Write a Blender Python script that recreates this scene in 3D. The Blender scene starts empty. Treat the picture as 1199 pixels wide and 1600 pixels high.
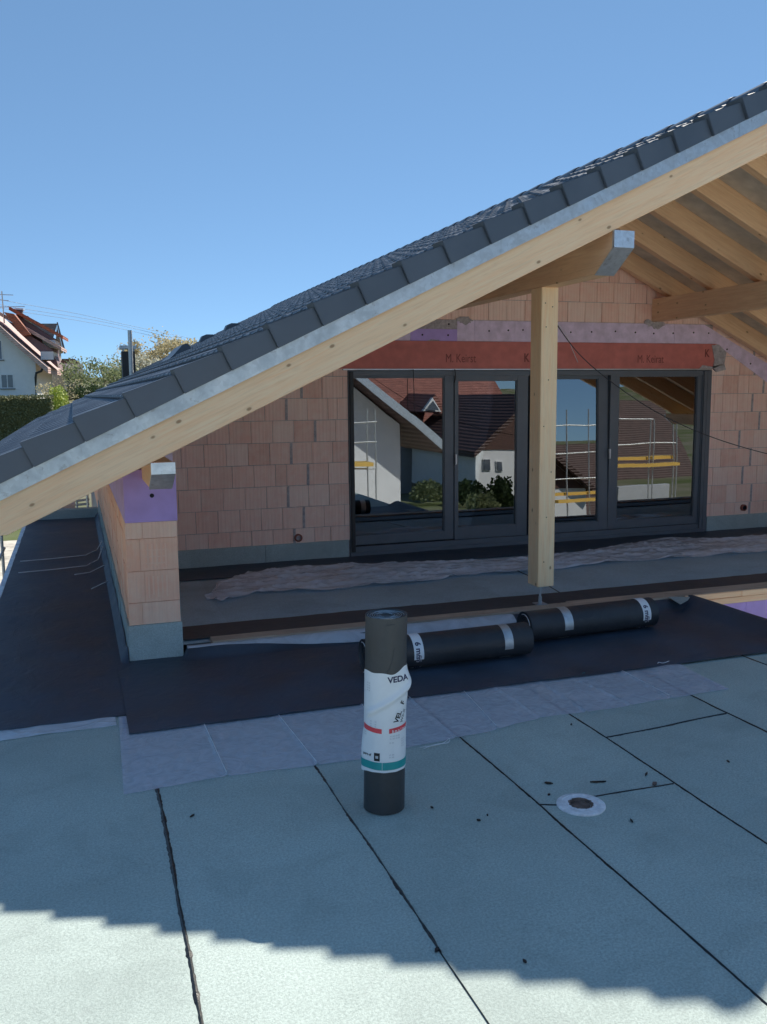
import bpy, bmesh, math, random
from mathutils import Vector, Matrix, noise
import numpy as np
random.seed(7)
PI=math.pi; rad=math.radians
scene=bpy.context.scene
# ------------------------------------------------------------------ camera
W,H=1199.0,1600.0
FPX,YAW,PITCH,ROLL=1393.46,0.331837,0.1324396,0.00952475
CAM=np.array([0.,0.,2.0])
_f=np.array([math.sin(YAW)*math.cos(PITCH),math.cos(YAW)*math.cos(PITCH),-math.sin(PITCH)])
_r=np.array([math.cos(YAW),-math.sin(YAW),0.]); _d=np.cross(_f,_r)
_c,_s=math.cos(ROLL),math.sin(ROLL)
_r,_d=_c*_r+_s*_d,-_s*_r+_c*_d
cd=bpy.data.cameras.new('camera'); cam=bpy.data.objects.new('camera',cd)
scene.collection.objects.link(cam)
cd.sensor_fit='VERTICAL'; cd.sensor_height=36; cd.sensor_width=27; cd.lens=36*FPX/H
cd.clip_start=0.05; cd.clip_end=3000
m=Matrix.Identity(4)
for i in range(3):
    m[i][0]=_r[i]; m[i][1]=-_d[i]; m[i][2]=-_f[i]; m[i][3]=CAM[i]
cam.matrix_world=m
scene.camera=cam
def ray(u,v): return _r*(u-W/2)/FPX+_d*(v-H/2)/FPX+_f
def at(u,v,y):
    D=ray(u,v); p=CAM+D*y/D[1]; return Vector(p)
def onz(u,v,z=0.):
    D=ray(u,v); p=CAM+D*((z-CAM[2])/D[2]); return Vector(p)
# ------------------------------------------------------------------ light
SD=Vector((0.805,0.818,1.0)).normalized()
ELEV=math.asin(SD.z); AZ=math.atan2(SD.x,SD.y)
scene.view_settings.view_transform='Standard'; scene.view_settings.look='None'
scene.view_settings.exposure=1.7; scene.view_settings.gamma=1.0
world=bpy.data.worlds.new("World"); scene.world=world; world.use_nodes=True
wn=world.node_tree.nodes; wl=world.node_tree.links
sky=wn.new('ShaderNodeTexSky'); sky.sky_type='NISHITA'; sky.sun_disc=False
sky.sun_elevation=ELEV; sky.sun_rotation=AZ; sky.altitude=3000; sky.air_density=0.6; sky.dust_density=0.0; sky.ozone_density=1.2
wn['Background'].inputs['Strength'].default_value=0.10
# clear spring sky: a softer span between the bright horizon and the deep zenith
_m1=wn.new('ShaderNodeVectorMath'); _m1.operation='SCALE'; _m1.inputs['Scale'].default_value=0.1
_g=wn.new('ShaderNodeGamma'); _g.inputs['Gamma'].default_value=0.50
_m2=wn.new('ShaderNodeVectorMath'); _m2.operation='MULTIPLY'; _m2.inputs[1].default_value=(1.76,2.64,3.42)
wl.new(sky.outputs[0],_m1.inputs[0]); wl.new(_m1.outputs[0],_g.inputs['Color']); wl.new(_g.outputs[0],_m2.inputs[0])
wl.new(_m2.outputs[0],wn['Background'].inputs['Color'])
sl=bpy.data.lights.new('sun','SUN'); sl.energy=2.15; sl.angle=rad(0.53); sl.color=(1.0,0.94,0.84)
so=bpy.data.objects.new('sun',sl); scene.collection.objects.link(so)
so.rotation_euler=SD.to_track_quat('Z','Y').to_euler()
cy=scene.cycles
cy.max_bounces=12; cy.diffuse_bounces=8; cy.transparent_max_bounces=16; cy.glossy_bounces=5; cy.caustics_reflective=False; cy.caustics_refractive=False

# ------------------------------------------------------------------ materials
class NM:
    def __init__(s,name):
        s.m=bpy.data.materials.new(name); s.m.use_nodes=True
        s.n=s.m.node_tree.nodes; s.l=s.m.node_tree.links
        s.b=s.n['Principled BSDF']; s.out=s.n['Material Output']
        s.co=None
    def node(s,t,**k):
        n=s.n.new(t)
        for a,v in k.items(): setattr(n,a,v)
        return n
    def coord(s,scale=(1,1,1),attr=None,loc=(0,0,0)):
        mp=s.node('ShaderNodeMapping'); mp.inputs['Scale'].default_value=scale; mp.inputs['Location'].default_value=loc
        if attr: a=s.node('ShaderNodeAttribute',attribute_name=attr); s.l.new(a.outputs['Vector'],mp.inputs[0])
        else:
            g=s.node('ShaderNodeNewGeometry'); s.l.new(g.outputs['Position'],mp.inputs[0])
        return mp.outputs[0]
    def noise(s,vec,scale,detail=4,rough=.55,dist=0):
        n=s.node('ShaderNodeTexNoise'); n.inputs['Scale'].default_value=scale; n.inputs['Detail'].default_value=detail
        n.inputs['Roughness'].default_value=rough; n.inputs['Distortion'].default_value=dist
        if vec: s.l.new(vec,n.inputs['Vector'])
        return n.outputs['Fac']
    def ramp(s,fac,stops,interp='LINEAR'):
        r=s.node('ShaderNodeValToRGB'); cr=r.color_ramp; cr.interpolation=interp
        while len(cr.elements)<len(stops): cr.elements.new(.5)
        for e,(p,c) in zip(cr.elements,stops):
            e.position=p; e.color=(c if len(c)==4 else (*c,1)) if not isinstance(c,(int,float)) else (c,c,c,1)
        s.l.new(fac,r.inputs[0]); return r.outputs[0]
    def mix(s,fac,a,b,mode='MIX'):
        x=s.node('ShaderNodeMix',data_type='RGBA',blend_type=mode)
        for sock,v in ((x.inputs[0],fac),(x.inputs[6],a),(x.inputs[7],b)):
            if isinstance(v,(int,float)): sock.default_value=v
            elif isinstance(v,tuple): sock.default_value=(*v,1) if len(v)==3 else v
            else: s.l.new(v,sock)
        return x.outputs[2]
    def bump(s,h,strength=.3,dist=.01,normal=None):
        b=s.node('ShaderNodeBump'); b.inputs['Strength'].default_value=strength; b.inputs['Distance'].default_value=dist
        s.l.new(h,b.inputs['Height'])
        if normal: s.l.new(normal,b.inputs['Normal'])
        s.l.new(b.outputs[0],s.b.inputs['Normal']); return b.outputs[0]
    def set(s,col=None,rough=.6,metal=0,spec=.5):
        if col is not None:
            if isinstance(col,tuple): s.b.inputs['Base Color'].default_value=(*col,1)
            else: s.l.new(col,s.b.inputs['Base Color'])
        if isinstance(rough,(int,float)): s.b.inputs['Roughness'].default_value=rough
        else: s.l.new(rough,s.b.inputs['Roughness'])
        s.b.inputs['Metallic'].default_value=metal; s.b.inputs['Specular IOR Level'].default_value=spec
        return s
def plain(name,col,rough=.6,metal=0,spec=.5,var=.15,scale=8,bump=0,bscale=60):
    k=NM(name); v=k.coord()
    n=k.noise(v,scale,5)
    c=k.mix(k.ramp(n,[(.3,0.),(.7,1.)]),tuple(x*(1-var) for x in col),tuple(min(1,x*(1+var)) for x in col))
    k.set(c,rough,metal,spec)
    if bump: k.bump(k.noise(v,bscale,4),bump,.004)
    return k.m
# felt
def sx_(k,sc,lo):
    x=k.node('ShaderNodeSeparateXYZ'); k.l.new(k.coord(sc,None,lo),x.inputs[0]); return x.outputs[0]
def felt(name,a,b,dirt=.25):
    k=NM(name); v=k.coord()
    g=k.noise(v,210,3,.75)
    g2=k.noise(v,95,3,.7)
    big=k.noise(v,1.3,6,.6)
    spots=k.noise(v,11,5,.6)
    c=k.mix(k.ramp(g,[(.36,0.),(.64,1.)]),a,b)
    c=k.mix(k.ramp(g2,[(.40,0.),(.62,.5)]),c,tuple(x*1.35 for x in b))
    c=k.mix(k.ramp(big,[(.35,.0),(.7,dirt)]),c,tuple(x*.55 for x in a))
    c=k.mix(k.ramp(spots,[(.60,0.),(.72,.22)]),c,(.33,.36,.35))
    # per strip tone, scuffs, footprints and dust
    st=k.ramp(sx_(k,(1/6.17,1,1),(.80/6.17,0,0)),[(0,.10),(.178,.02),(.316,.14),(.462,.05),(.588,.12),(.740,.0),(.891,.08)],'CONSTANT')
    c=k.mix(st,c,tuple(x*.55 for x in a))
    sc=k.noise(k.coord((1,1,1),None,(3,7,0)),5.5,7,.72,2.2)
    c=k.mix(k.ramp(sc,[(.60,0.),(.635,.22),(.66,0.)]),c,(.62,.66,.64))
    fp=k.noise(k.coord((1,1,1),None,(9,2,0)),2.6,5,.62,.8)
    c=k.mix(k.ramp(fp,[(.52,0.),(.62,.11),(.8,.15)]),c,tuple(x*.45 for x in a))
    sp2=k.noise(k.coord((1,1,1),None,(1,5,0)),34,3,.6)
    c=k.mix(k.ramp(sp2,[(.70,0.),(.74,.35)]),c,(.66,.68,.66))
    k.set(c,.82,0,.35); k.bump(k.mix(.5,g,g2),.55,.004); return k.m
M={}
M['felt']=felt('felt',(.33,.392,.362),(.535,.62,.572))
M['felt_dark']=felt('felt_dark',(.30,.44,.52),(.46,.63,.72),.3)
M['felt_wrap']=felt('felt_wrap',(.30,.38,.38),(.48,.57,.57),.3)
def bitumen(name,col,rough=.5):
    k=NM(name); v=k.coord(); n=k.noise(v,2.2,6,.6); f=k.noise(v,160,3,.7); w=k.noise(k.coord((1,1,1)),7,5,.55,1.0)
    c=k.mix(k.ramp(n,[(.3,0.),(.75,1.)]),col,tuple(x*1.9+.004 for x in col))
    c=k.mix(k.ramp(w,[(.58,0.),(.75,.35)]),c,(.075,.08,.085))
    k.set(c,k.ramp(n,[(.3,rough),(.7,rough+.2)]),0,.45)
    b1=k.bump(f,.25,.002); k.bump(w,.35,.02,b1); return k.m
M['bitumen']=bitumen('bitumen',(.032,.049,.072),.44)
M['bitumen_roll']=bitumen('bitumen_roll',(.024,.027,.032),.38)
M['bitumen_stand']=bitumen('bitumen_stand',(.040,.041,.042),.36)
M['bitumen_brown']=bitumen('bitumen_brown',(.046,.048,.052),.5)
M['seam']=plain('seam',(.012,.012,.013),.38,0,.5,.3,30,.5,120)
def woodmat(name,a,b,knot=(.28,.13,.05),sc=1.0,grime=0.):
    k=NM(name)
    v=k.coord((.55*sc,9*sc,9*sc),'lc')
    v2=k.coord((2.0,34,34),'lc')
    n=k.noise(v,3.0,6,.6,1.2); n2=k.noise(v2,2.2,4,.6,.6)
    c=k.mix(k.ramp(n,[(.3,0.),(.7,1.)]),a,b)
    c=k.mix(k.ramp(n2,[(.48,0.),(.66,.22)]),c,tuple(x*.66 for x in a))
    vo=k.node('ShaderNodeTexVoronoi'); vo.feature='F1'; vo.inputs['Scale'].default_value=1.0; vo.inputs['Randomness'].default_value=1
    k.l.new(k.coord((4.6,8,8),'lc',(3.1,.4,.2)),vo.inputs['Vector'])
    kn=k.ramp(vo.outputs['Distance'],[(.0,1.),(.06,.85),(.105,0.)])
    sel=k.noise(k.coord((.9,4,4),'lc',(7,7,7)),1.5,2)
    kn2=k.mix(1.0,kn,k.ramp(sel,[(.30,0.),(.34,1.)]),'MULTIPLY')
    c=k.mix(kn2,c,knot)
    hal=k.ramp(vo.outputs['Distance'],[(.0,.3),(.22,0.)])
    c=k.mix(hal,c,tuple(x*.7 for x in b))
    if grime: c=k.mix(k.ramp(k.noise(k.coord(),3,5),[(.45,0.),(.8,grime)]),c,(.12,.10,.08))
    k.set(c,.62,0,.3); k.bump(n2,.25,.003); return k.m
M['wood']=woodmat('wood',(1.,.63,.36),(1.,.74,.48))
M['wood_post']=woodmat('wood_post',(1.,.68,.39),(1.,.79,.52),sc=1.2)
M['wood_old']=woodmat('wood_old',(.80,.51,.30),(.92,.66,.42))
M['wood_dirty']=woodmat('wood_dirty',(.42,.34,.27),(.62,.50,.38),grime=.45)
def brickmat(name,base,dark,pale,rib=95):
    k=NM(name)
    a=k.node('ShaderNodeAttribute',attribute_name='tint')
    sp=k.node('ShaderNodeSeparateColor'); k.l.new(a.outputs['Color'],sp.inputs[0])
    c=k.mix(sp.outputs[0],base,dark); c=k.mix(sp.outputs[1],c,pale)
    v=k.coord()
    n=k.noise(v,9,6,.65); c=k.mix(k.ramp(n,[(.35,0.),(.75,.4)]),c,tuple(min(1,x*1.25) for x in pale))
    st=k.noise(k.coord((60,60,1.2)),1.0,3,.6); c=k.mix(k.ramp(st,[(.42,0.),(.62,.14)]),c,tuple(x*.6 for x in dark))
    k.set(c,.9,0,.2)
    wv=k.node('ShaderNodeTexWave'); wv.wave_type='BANDS'; wv.bands_direction='DIAGONAL'; wv.inputs['Scale'].default_value=rib/6.28*1.0
    wv.inputs['Distortion'].default_value=.4; k.l.new(k.coord((1,1,0)),wv.inputs['Vector'])
    b1=k.bump(wv.outputs['Fac'],.32,.004); k.bump(k.noise(v,70,5,.7),.35,.004,b1); return k.m
M['brick']=brickmat('brick',(.98,.64,.53),(.84,.49,.39),(.98,.74,.64))
M['brick_bright']=brickmat('brick_bright',(1.,.56,.38),(.90,.42,.27),(1.,.68,.53))
M['mortar']=plain('mortar',(.44,.41,.42),.95,0,.1,.25,25,.6,90)
M['xps']=plain('xps',(.52,.38,.80),.55,0,.3,.10,5,.12,90)
M['xps_pale']=plain('xps_pale',(.76,.64,.82),.6,0,.3,.16,9,.2,60)
M['hole']=plain('hole',(.02,.018,.03),.8)
M['shutter_box']=plain('shutter_box',(.62,.20,.17),.6,0,.3,.12,7,.35,140)
M['print_dark']=plain('print_dark',(.24,.06,.05),.6)
M['alu']=plain('alu',(.125,.145,.17),.42,0,.5,.08,4,.05,300)
M['alu_dark']=plain('alu_dark',(.018,.02,.024),.5)
M['rail']=plain('rail',(.55,.56,.58),.4,.6)
def galv(name,rough=.38,base=(.60,.66,.70)):
    k=NM(name); v=k.coord()
    vo=k.node('ShaderNodeTexVoronoi'); vo.inputs['Scale'].default_value=38; k.l.new(v,vo.inputs['Vector'])
    sp=k.node('ShaderNodeSeparateColor'); k.l.new(vo.outputs['Color'],sp.inputs[0])
    n=k.noise(v,6,5,.65)
    c=k.mix(sp.outputs[0],tuple(x*.86 for x in base),base); c=k.mix(k.ramp(n,[(.45,0.),(.62,.35)]),c,(.36,.40,.43))
    c=k.mix(k.ramp(k.noise(k.coord((1,1,1),None,(4,2,1)),16,4,.6),[(.62,0.),(.68,.45)]),c,(.30,.30,.30))
    k.set(c,k.ramp(n,[(.3,rough),(.7,rough+.22)]),.75,.5); k.bump(n,.1,.01); return k.m
M['galv']=galv('galv')
M['galv_cap']=galv('galv_cap',.3,(.72,.78,.84))
M['tube']=plain('tube',(.50,.52,.52),.42,.6,.5,.15,20)
def tilemat(name,col,rough=.36):
    k=NM(name); v=k.coord(); n=k.noise(v,3,5); f=k.noise(v,220,2,.6)
    c=k.mix(k.ramp(n,[(.3,0.),(.7,1.)]),tuple(x*.88 for x in col),tuple(x*1.12 for x in col))
    k.set(c,k.ramp(n,[(.3,rough),(.7,rough+.1)]),0,.75); k.bump(f,.08,.002); return k.m
M['tile']=tilemat('tile',(.078,.098,.125),.40)
M['soffit']=plain('soffit',(.62,.56,.48),.85,0,.2,.15,6)
def foilmat(name,col=(.80,.80,.90),fac=.35,wr=14):
    k=NM(name); v=k.coord()
    k.set(col,.20,0,.7)
    w=k.noise(k.coord((1,1,1)),wr,5,.6,1.5); w2=k.noise(k.coord((1,1,1),None,(5,3,1)),wr*3.2,3,.6,.8)
    b=k.bump(w,.5,.02); b=k.bump(w2,.3,.006,b)
    vo=k.node('ShaderNodeTexVoronoi'); vo.feature='DISTANCE_TO_EDGE'; vo.inputs['Scale'].default_value=1.0
    wob=k.node('ShaderNodeVectorMath',operation='ADD'); k.l.new(k.coord((wr*.35,wr*.7,wr*.5)),wob.inputs[0])
    nn=k.node('ShaderNodeTexNoise'); nn.inputs['Scale'].default_value=3.; k.l.new(k.coord(),nn.inputs['Vector']); k.l.new(nn.outputs['Color'],wob.inputs[1]); k.l.new(wob.outputs[0],vo.inputs['Vector'])
    k.bump(k.ramp(vo.outputs['Distance'],[(.0,1.),(.05,.25),(.14,0.)]),.45 if wr<9 else .12,.008,b)
    tr=k.node('ShaderNodeBsdfTransparent'); tr.inputs[0].default_value=(.93,.94,.97,1)
    mx=k.node('ShaderNodeMixShader')
    lw=k.node('ShaderNodeLayerWeight'); lw.inputs[0].default_value=.22
    a=k.node('ShaderNodeMath',operation='MULTIPLY_ADD'); k.l.new(k.ramp(w,[(.35,0.),(.7,1.)]),a.inputs[0]); a.inputs[1].default_value=.18; a.inputs[2].default_value=fac
    a2=k.node('ShaderNodeMath',operation='MULTIPLY_ADD',use_clamp=True); k.l.new(lw.outputs['Facing'],a2.inputs[0]); a2.inputs[1].default_value=.12; k.l.new(a.outputs[0],a2.inputs[2])
    k.l.new(a2.outputs[0],mx.inputs[0]); k.l.new(tr.outputs[0],mx.inputs[1]); k.l.new(k.b.outputs[0],mx.inputs[2]); k.l.new(mx.outputs[0],k.out.inputs[0])
    return k.m
M['foil']=foilmat('foil',(.82,.86,.98),.38,7.5 if 0 else 9.5)
M['foil_bright']=foilmat('foil_bright',(.80,.90,1.0),.58,4)
def glassmat():
    k=NM('glass')
    gl=k.node('ShaderNodeBsdfGlossy'); gl.inputs['Roughness'].default_value=.0; gl.inputs['Color'].default_value=(.92,.96,1,1)
    tr=k.node('ShaderNodeBsdfTransparent'); tr.inputs[0].default_value=(.55,.60,.62,1)
    mx=k.node('ShaderNodeMixShader'); fr=k.node('ShaderNodeFresnel'); fr.inputs['IOR'].default_value=2.3
    a=k.node('ShaderNodeMath',operation='ADD',use_clamp=True); k.l.new(fr.outputs[0],a.inputs[0]); a.inputs[1].default_value=.09
    w=k.noise(k.coord(),1.1,1); bp=k.node('ShaderNodeBump'); bp.inputs['Strength'].default_value=.055; bp.inputs['Distance'].default_value=.02
    k.l.new(w,bp.inputs['Height']); k.l.new(bp.outputs[0],gl.inputs['Normal'])
    k.l.new(a.outputs[0],mx.inputs[0]); k.l.new(tr.outputs[0],mx.inputs[1]); k.l.new(gl.outputs[0],mx.inputs[2]); k.l.new(mx.outputs[0],k.out.inputs[0])
    return k.m
M['glass']=glassmat()
M['window_glass']=plain('window_glass',(.10,.12,.15),.08,0,.8,.3,1)
M['paper']=plain('paper',(.84,.86,.88),.5,0,.4,.03,12)
M['ink']=plain('ink',(.03,.03,.09),.6)
M['ink_black']=plain('ink_black',(.02,.02,.02),.6)
M['red_stripe']=plain('red_stripe',(.75,.07,.09),.5)
M['teal']=plain('teal',(.02,.34,.34),.5)
M['grey_print']=plain('grey_print',(.35,.36,.40),.6)
M['render_white']=plain('render_white',(.78,.79,.80),.85,0,.2,.04,3)
M['render_beige']=plain('render_beige',(.55,.50,.42),.85,0,.2,.06,3)
M['render_grey']=plain('render_grey',(.48,.50,.52),.85,0,.2,.06,3)
def rooft(name,col):
    k=NM(name); v=k.coord((1,1,1)); n=k.noise(v,2.5,6,.6)
    c=k.mix(k.ramp(n,[(.3,0.),(.7,1.)]),tuple(x*.7 for x in col),tuple(min(1,x*1.2) for x in col))
    wv=k.node('ShaderNodeTexWave'); wv.wave_type='BANDS'; wv.bands_direction='Z'; wv.inputs['Scale'].default_value=2.1; k.l.new(k.coord(),wv.inputs['Vector'])
    c=k.mix(k.ramp(wv.outputs['Fac'],[(.0,.5),(.25,0.)]),c,tuple(x*.45 for x in col))
    k.set(c,.6,0,.4); k.bump(wv.outputs['Fac'],.6,.04); return k.m
M['roof_red']=rooft('roof_red',(.42,.13,.07))
M['roof_pink']=rooft('roof_pink',(.62,.42,.36))
M['roof_rust']=rooft('roof_rust',(.26,.10,.075))
M['roof_brown']=rooft('roof_brown',(.085,.045,.038))
M['roof_grey']=rooft('roof_grey',(.12,.13,.15))
M['brownwood']=plain('brownwood',(.10,.05,.04),.7)
M['dark_cheek']=plain('dark_cheek',(.24,.15,.155),.7)
M['black']=plain('black',(.02,.022,.025),.5)
M['yellow_board']=woodmat('yellow_board',(.75,.45,.09),(.85,.58,.16))
M['bark']=plain('bark',(.13,.10,.075),.9,0,.2,.3,14,.5,30)
def leafmat(name,a,b):
    k=NM(name); at_=k.node('ShaderNodeAttribute',attribute_name='tint'); sp=k.node('ShaderNodeSeparateColor'); k.l.new(at_.outputs['Color'],sp.inputs[0])
    c=k.mix(sp.outputs[0],a,b); k.set(c,.6,0,.3)
    t=k.node('ShaderNodeBsdfTranslucent'); k.l.new(c,t.inputs[0]); mx=k.node('ShaderNodeMixShader'); mx.inputs[0].default_value=.35
    k.l.new(k.b.outputs[0],mx.inputs[1]); k.l.new(t.outputs[0],mx.inputs[2]); k.l.new(mx.outputs[0],k.out.inputs[0]); return k.m
M['leaf_spring']=leafmat('leaf_spring',(.16,.20,.09),(.36,.39,.21))
M['leaf_blossom']=leafmat('leaf_blossom',(.38,.39,.28),(.72,.70,.60))
M['leaf_gold']=leafmat('leaf_gold',(.42,.36,.20),(.68,.60,.38))
M['leaf_yellow']=leafmat('leaf_yellow',(.38,.44,.07),(.64,.70,.16))
M['leaf_hedge']=leafmat('leaf_hedge',(.16,.17,.08),(.34,.34,.17))
M['leaf_dark']=leafmat('leaf_dark',(.03,.05,.02),(.09,.13,.05))
def groundmat():
    k=NM('ground'); v=k.coord(); n=k.noise(v,.08,6,.6); f=k.noise(v,2.5,6,.7)
    c=k.mix(k.ramp(n,[(.42,0.),(.58,1.)]),(.10,.13,.045),(.24,.22,.17)); c=k.mix(k.ramp(f,[(.3,0.),(.8,.5)]),c,(.17,.19,.09)); k.set(c,.95,0,.1); k.bump(f,.5,.05); return k.m
M['ground']=groundmat()
M['room']=plain('room',(.16,.16,.17),.8)
M['cable']=plain('cable',(.02,.02,.022),.5)
M['concrete']=plain('concrete',(.36,.35,.34),.9,0,.2,.15,4,.3,40)
M['rubble']=plain('rubble',(.55,.50,.42),.9,0,.2,.35,2.2,.5,30)
M['white_wire']=plain('white_wire',(.75,.77,.8),.5)
M['drain_ring']=plain('drain_ring',(.80,.80,.82),.6,0,.4,.18,30,.3,80)
M['rust']=plain('rust',(.17,.12,.10),.8,0,.3,.5,30,.5,80)
M['terracotta']=plain('terracotta',(.28,.09,.06),.6)

# ------------------------------------------------------------------ mesh builder
ORG={}
class MB:
    def __init__(s): s.bm=bmesh.new(); s.mi=0; s.t=(0,0,0); s.tl=s.bm.loops.layers.float_color.new('tint'); s.lc=s.bm.verts.layers.float_vector.new('lc')
    def face(s,vs,mi=None):
        try: f=s.bm.faces.new(vs)
        except ValueError: return None
        f.material_index=s.mi if mi is None else mi
        for l in f.loops: l[s.tl]=(*s.t,1)
        return f
    def v(s,p,lc=None):
        q=s.bm.verts.new(p); q[s.lc]=lc if lc is not None else Vector(p); return q
    def poly(s,pts,mi=None): return s.face([s.v(p) for p in pts],mi)
    def box(s,x0,x1,y0,y1,z0,z1,bev=0):
        vs=[s.v((x,y,z)) for x in (x0,x1) for y in (y0,y1) for z in (z0,z1)]
        fs=[s.face([vs[i] for i in q]) for q in ((0,1,3,2),(4,6,7,5),(0,4,5,1),(2,3,7,6),(0,2,6,4),(1,5,7,3))]
        if bev:
            es={e for f in fs for e in f.edges}
            bmesh.ops.bevel(s.bm,geom=list(es),offset=bev,segments=2,affect='EDGES',profile=.6)
        return s
    def prism(s,poly,axis,a,b):
        # poly list of 2d; axis 'y': poly=(x,z); 'x': poly=(y,z); 'z': poly=(x,y)
        def P(p,t): return {'y':(p[0],t,p[1]),'x':(t,p[0],p[1]),'z':(p[0],p[1],t)}[axis]
        A=[s.v(P(p,a)) for p in poly]; B=[s.v(P(p,b)) for p in poly]
        s.face(A); s.face(B[::-1]); n=len(poly)
        for i in range(n): s.face([A[i],A[(i+1)%n],B[(i+1)%n],B[i]])
        return s
    def beam(s,p0,p1,w,h,up=(0,0,1),bev=0,off=(0,0,0)):
        # axis along TOP or centre line p0->p1; w sideways, h along up
        p0=Vector(p0);p1=Vector(p1);d=(p1-p0);L=d.length;d.normalize();up=Vector(up);sd=d.cross(up).normalized();u=sd.cross(d).normalized()
        o=random.random()*20
        vs=[]
        for a in (0,L):
            for b in (-w/2,w/2):
                for c in (-h/2,h/2):
                    vs.append(s.v(p0+d*a+sd*b+u*c,Vector((a+o,b+o*.3,c))))
        fs=[s.face([vs[i] for i in q]) for q in ((0,1,3,2),(4,6,7,5),(0,4,5,1),(2,3,7,6),(0,2,6,4),(1,5,7,3))]
        if bev:
            es={e for f in fs for e in f.edges}
            bmesh.ops.bevel(s.bm,geom=list(es),offset=bev,segments=2,affect='EDGES')
        return s
    def tube(s,pts,r,n=8,cap=True):
        pts=[Vector(p) for p in pts]; rs=r if isinstance(r,(list,tuple)) else [r]*len(pts); rings=[]
        ref=Vector((0,0,1))
        for i,p in enumerate(pts):
            d=(pts[min(i+1,len(pts)-1)]-pts[max(i-1,0)]).normalized()
            a=d.cross(ref)
            if a.length<.05: a=d.cross(Vector((1,0,0)))
            a.normalize(); b=d.cross(a)
            rings.append([s.v(p+(a*math.cos(2*PI*k/n)+b*math.sin(2*PI*k/n))*rs[i]) for k in range(n)])
        for i in range(len(rings)-1):
            for k in range(n): s.face([rings[i][k],rings[i][(k+1)%n],rings[i+1][(k+1)%n],rings[i+1][k]])
        if cap: s.face(rings[0][::-1]); s.face(rings[-1])
        return s
    def lathe(s,prof,cx,cy,n=48,close=False):
        rings=[[s.v((cx+r*math.cos(2*PI*k/n),cy+r*math.sin(2*PI*k/n),z)) for k in range(n)] for r,z in prof]
        for i in range(len(rings)-1):
            for k in range(n): s.face([rings[i][k],rings[i][(k+1)%n],rings[i+1][(k+1)%n],rings[i+1][k]])
        return s
    def grid(s,fn,nu,nv):
        vs=[[s.v(fn(i/nu,j/nv)) for j in range(nv+1)] for i in range(nu+1)]
        for i in range(nu):
            for j in range(nv): s.face([vs[i][j],vs[i+1][j],vs[i+1][j+1],vs[i][j+1]])
        return s
    def build(s,name,mats,parent=None,smooth=False,recalc=True,origin=None,sharp=None):
        if not isinstance(mats,(list,tuple)): mats=[mats]
        if recalc: bmesh.ops.recalc_face_normals(s.bm,faces=s.bm.faces)
        if parent is not None: o0=ORG[parent.name]
        else:
            if origin is None:
                co=[v.co for v in s.bm.verts]; mn=[min(c[i] for c in co) for i in range(3)]; mx=[max(c[i] for c in co) for i in range(3)]
                origin=((mn[0]+mx[0])/2,(mn[1]+mx[1])/2,mn[2])
            o0=Vector(origin)
        for v in s.bm.verts: v.co-=Vector(o0)
        if smooth:
            for f in s.bm.faces: f.smooth=True
        me=bpy.data.meshes.new(name); s.bm.to_mesh(me); s.bm.free()
        for mt in mats: me.materials.append(mt if not isinstance(mt,str) else M[mt])
        ob=bpy.data.objects.new(name,me); scene.collection.objects.link(ob)
        if smooth and sharp: 
            me.set_sharp_from_angle(angle=rad(sharp))
        if parent is not None: ob.parent=parent
        else: ob.location=o0
        ORG[ob.name]=Vector(o0)
        return ob
def tag(o,label=None,cat=None,group=None,kind=None):
    if label: o['label']=label
    if cat: o['category']=cat
    if group: o['group']=group
    if kind: o['kind']=kind
    return o
def empty(name,loc,label,cat,group=None):
    o=bpy.data.objects.new(name,None); scene.collection.objects.link(o); o.location=loc; o.empty_display_size=.2
    ORG[o.name]=Vector(loc); return tag(o,label,cat,group)
def textmesh(body,size,bold=False):
    cu=bpy.data.curves.new('t','FONT'); cu.body=body; cu.size=size; cu.resolution_u=3; cu.offset=.012*size if bold else 0
    cu.offset=.028*size if bold else 0
    ob=bpy.data.objects.new('t',cu); scene.collection.objects.link(ob)
    bpy.context.view_layer.update()
    dg=bpy.context.evaluated_depsgraph_get(); me=bpy.data.meshes.new_from_object(ob.evaluated_get(dg))
    bpy.data.objects.remove(ob)
    return me
def add_text(mb,body,size,fn,bold=True,sub=True,sx=1.0):
    me=textmesh(body,size,bold)
    vs=[mb.v(fn(v.co.x*sx,v.co.y)) for v in me.vertices]
    for p in me.polygons: mb.face([vs[i] for i in p.vertices])
    return mb
def clip(poly,inside,inter):
    out=[]
    for i in range(len(poly)):
        a,b=poly[i],poly[(i+1)%len(poly)]
        ia,ib=inside(a),inside(b)
        if ia: out.append(a)
        if ia!=ib: out.append(inter(a,b))
    return out
def clip_convex(poly,cl):
    n=len(cl)
    area=sum(cl[i][0]*cl[(i+1)%n][1]-cl[(i+1)%n][0]*cl[i][1] for i in range(n))
    if area<0: cl=cl[::-1]
    for i in range(n):
        p,q=cl[i],cl[(i+1)%n]
        f=lambda a:(q[0]-p[0])*(a[1]-p[1])-(q[1]-p[1])*(a[0]-p[0])
        def it(a,b):
            fa,fb=f(a),f(b); t=fa/(fa-fb); return (a[0]+(b[0]-a[0])*t,a[1]+(b[1]-a[1])*t)
        poly=clip(poly,lambda a:f(a)>=0,it)
        if len(poly)<3: return []
    return poly
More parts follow.
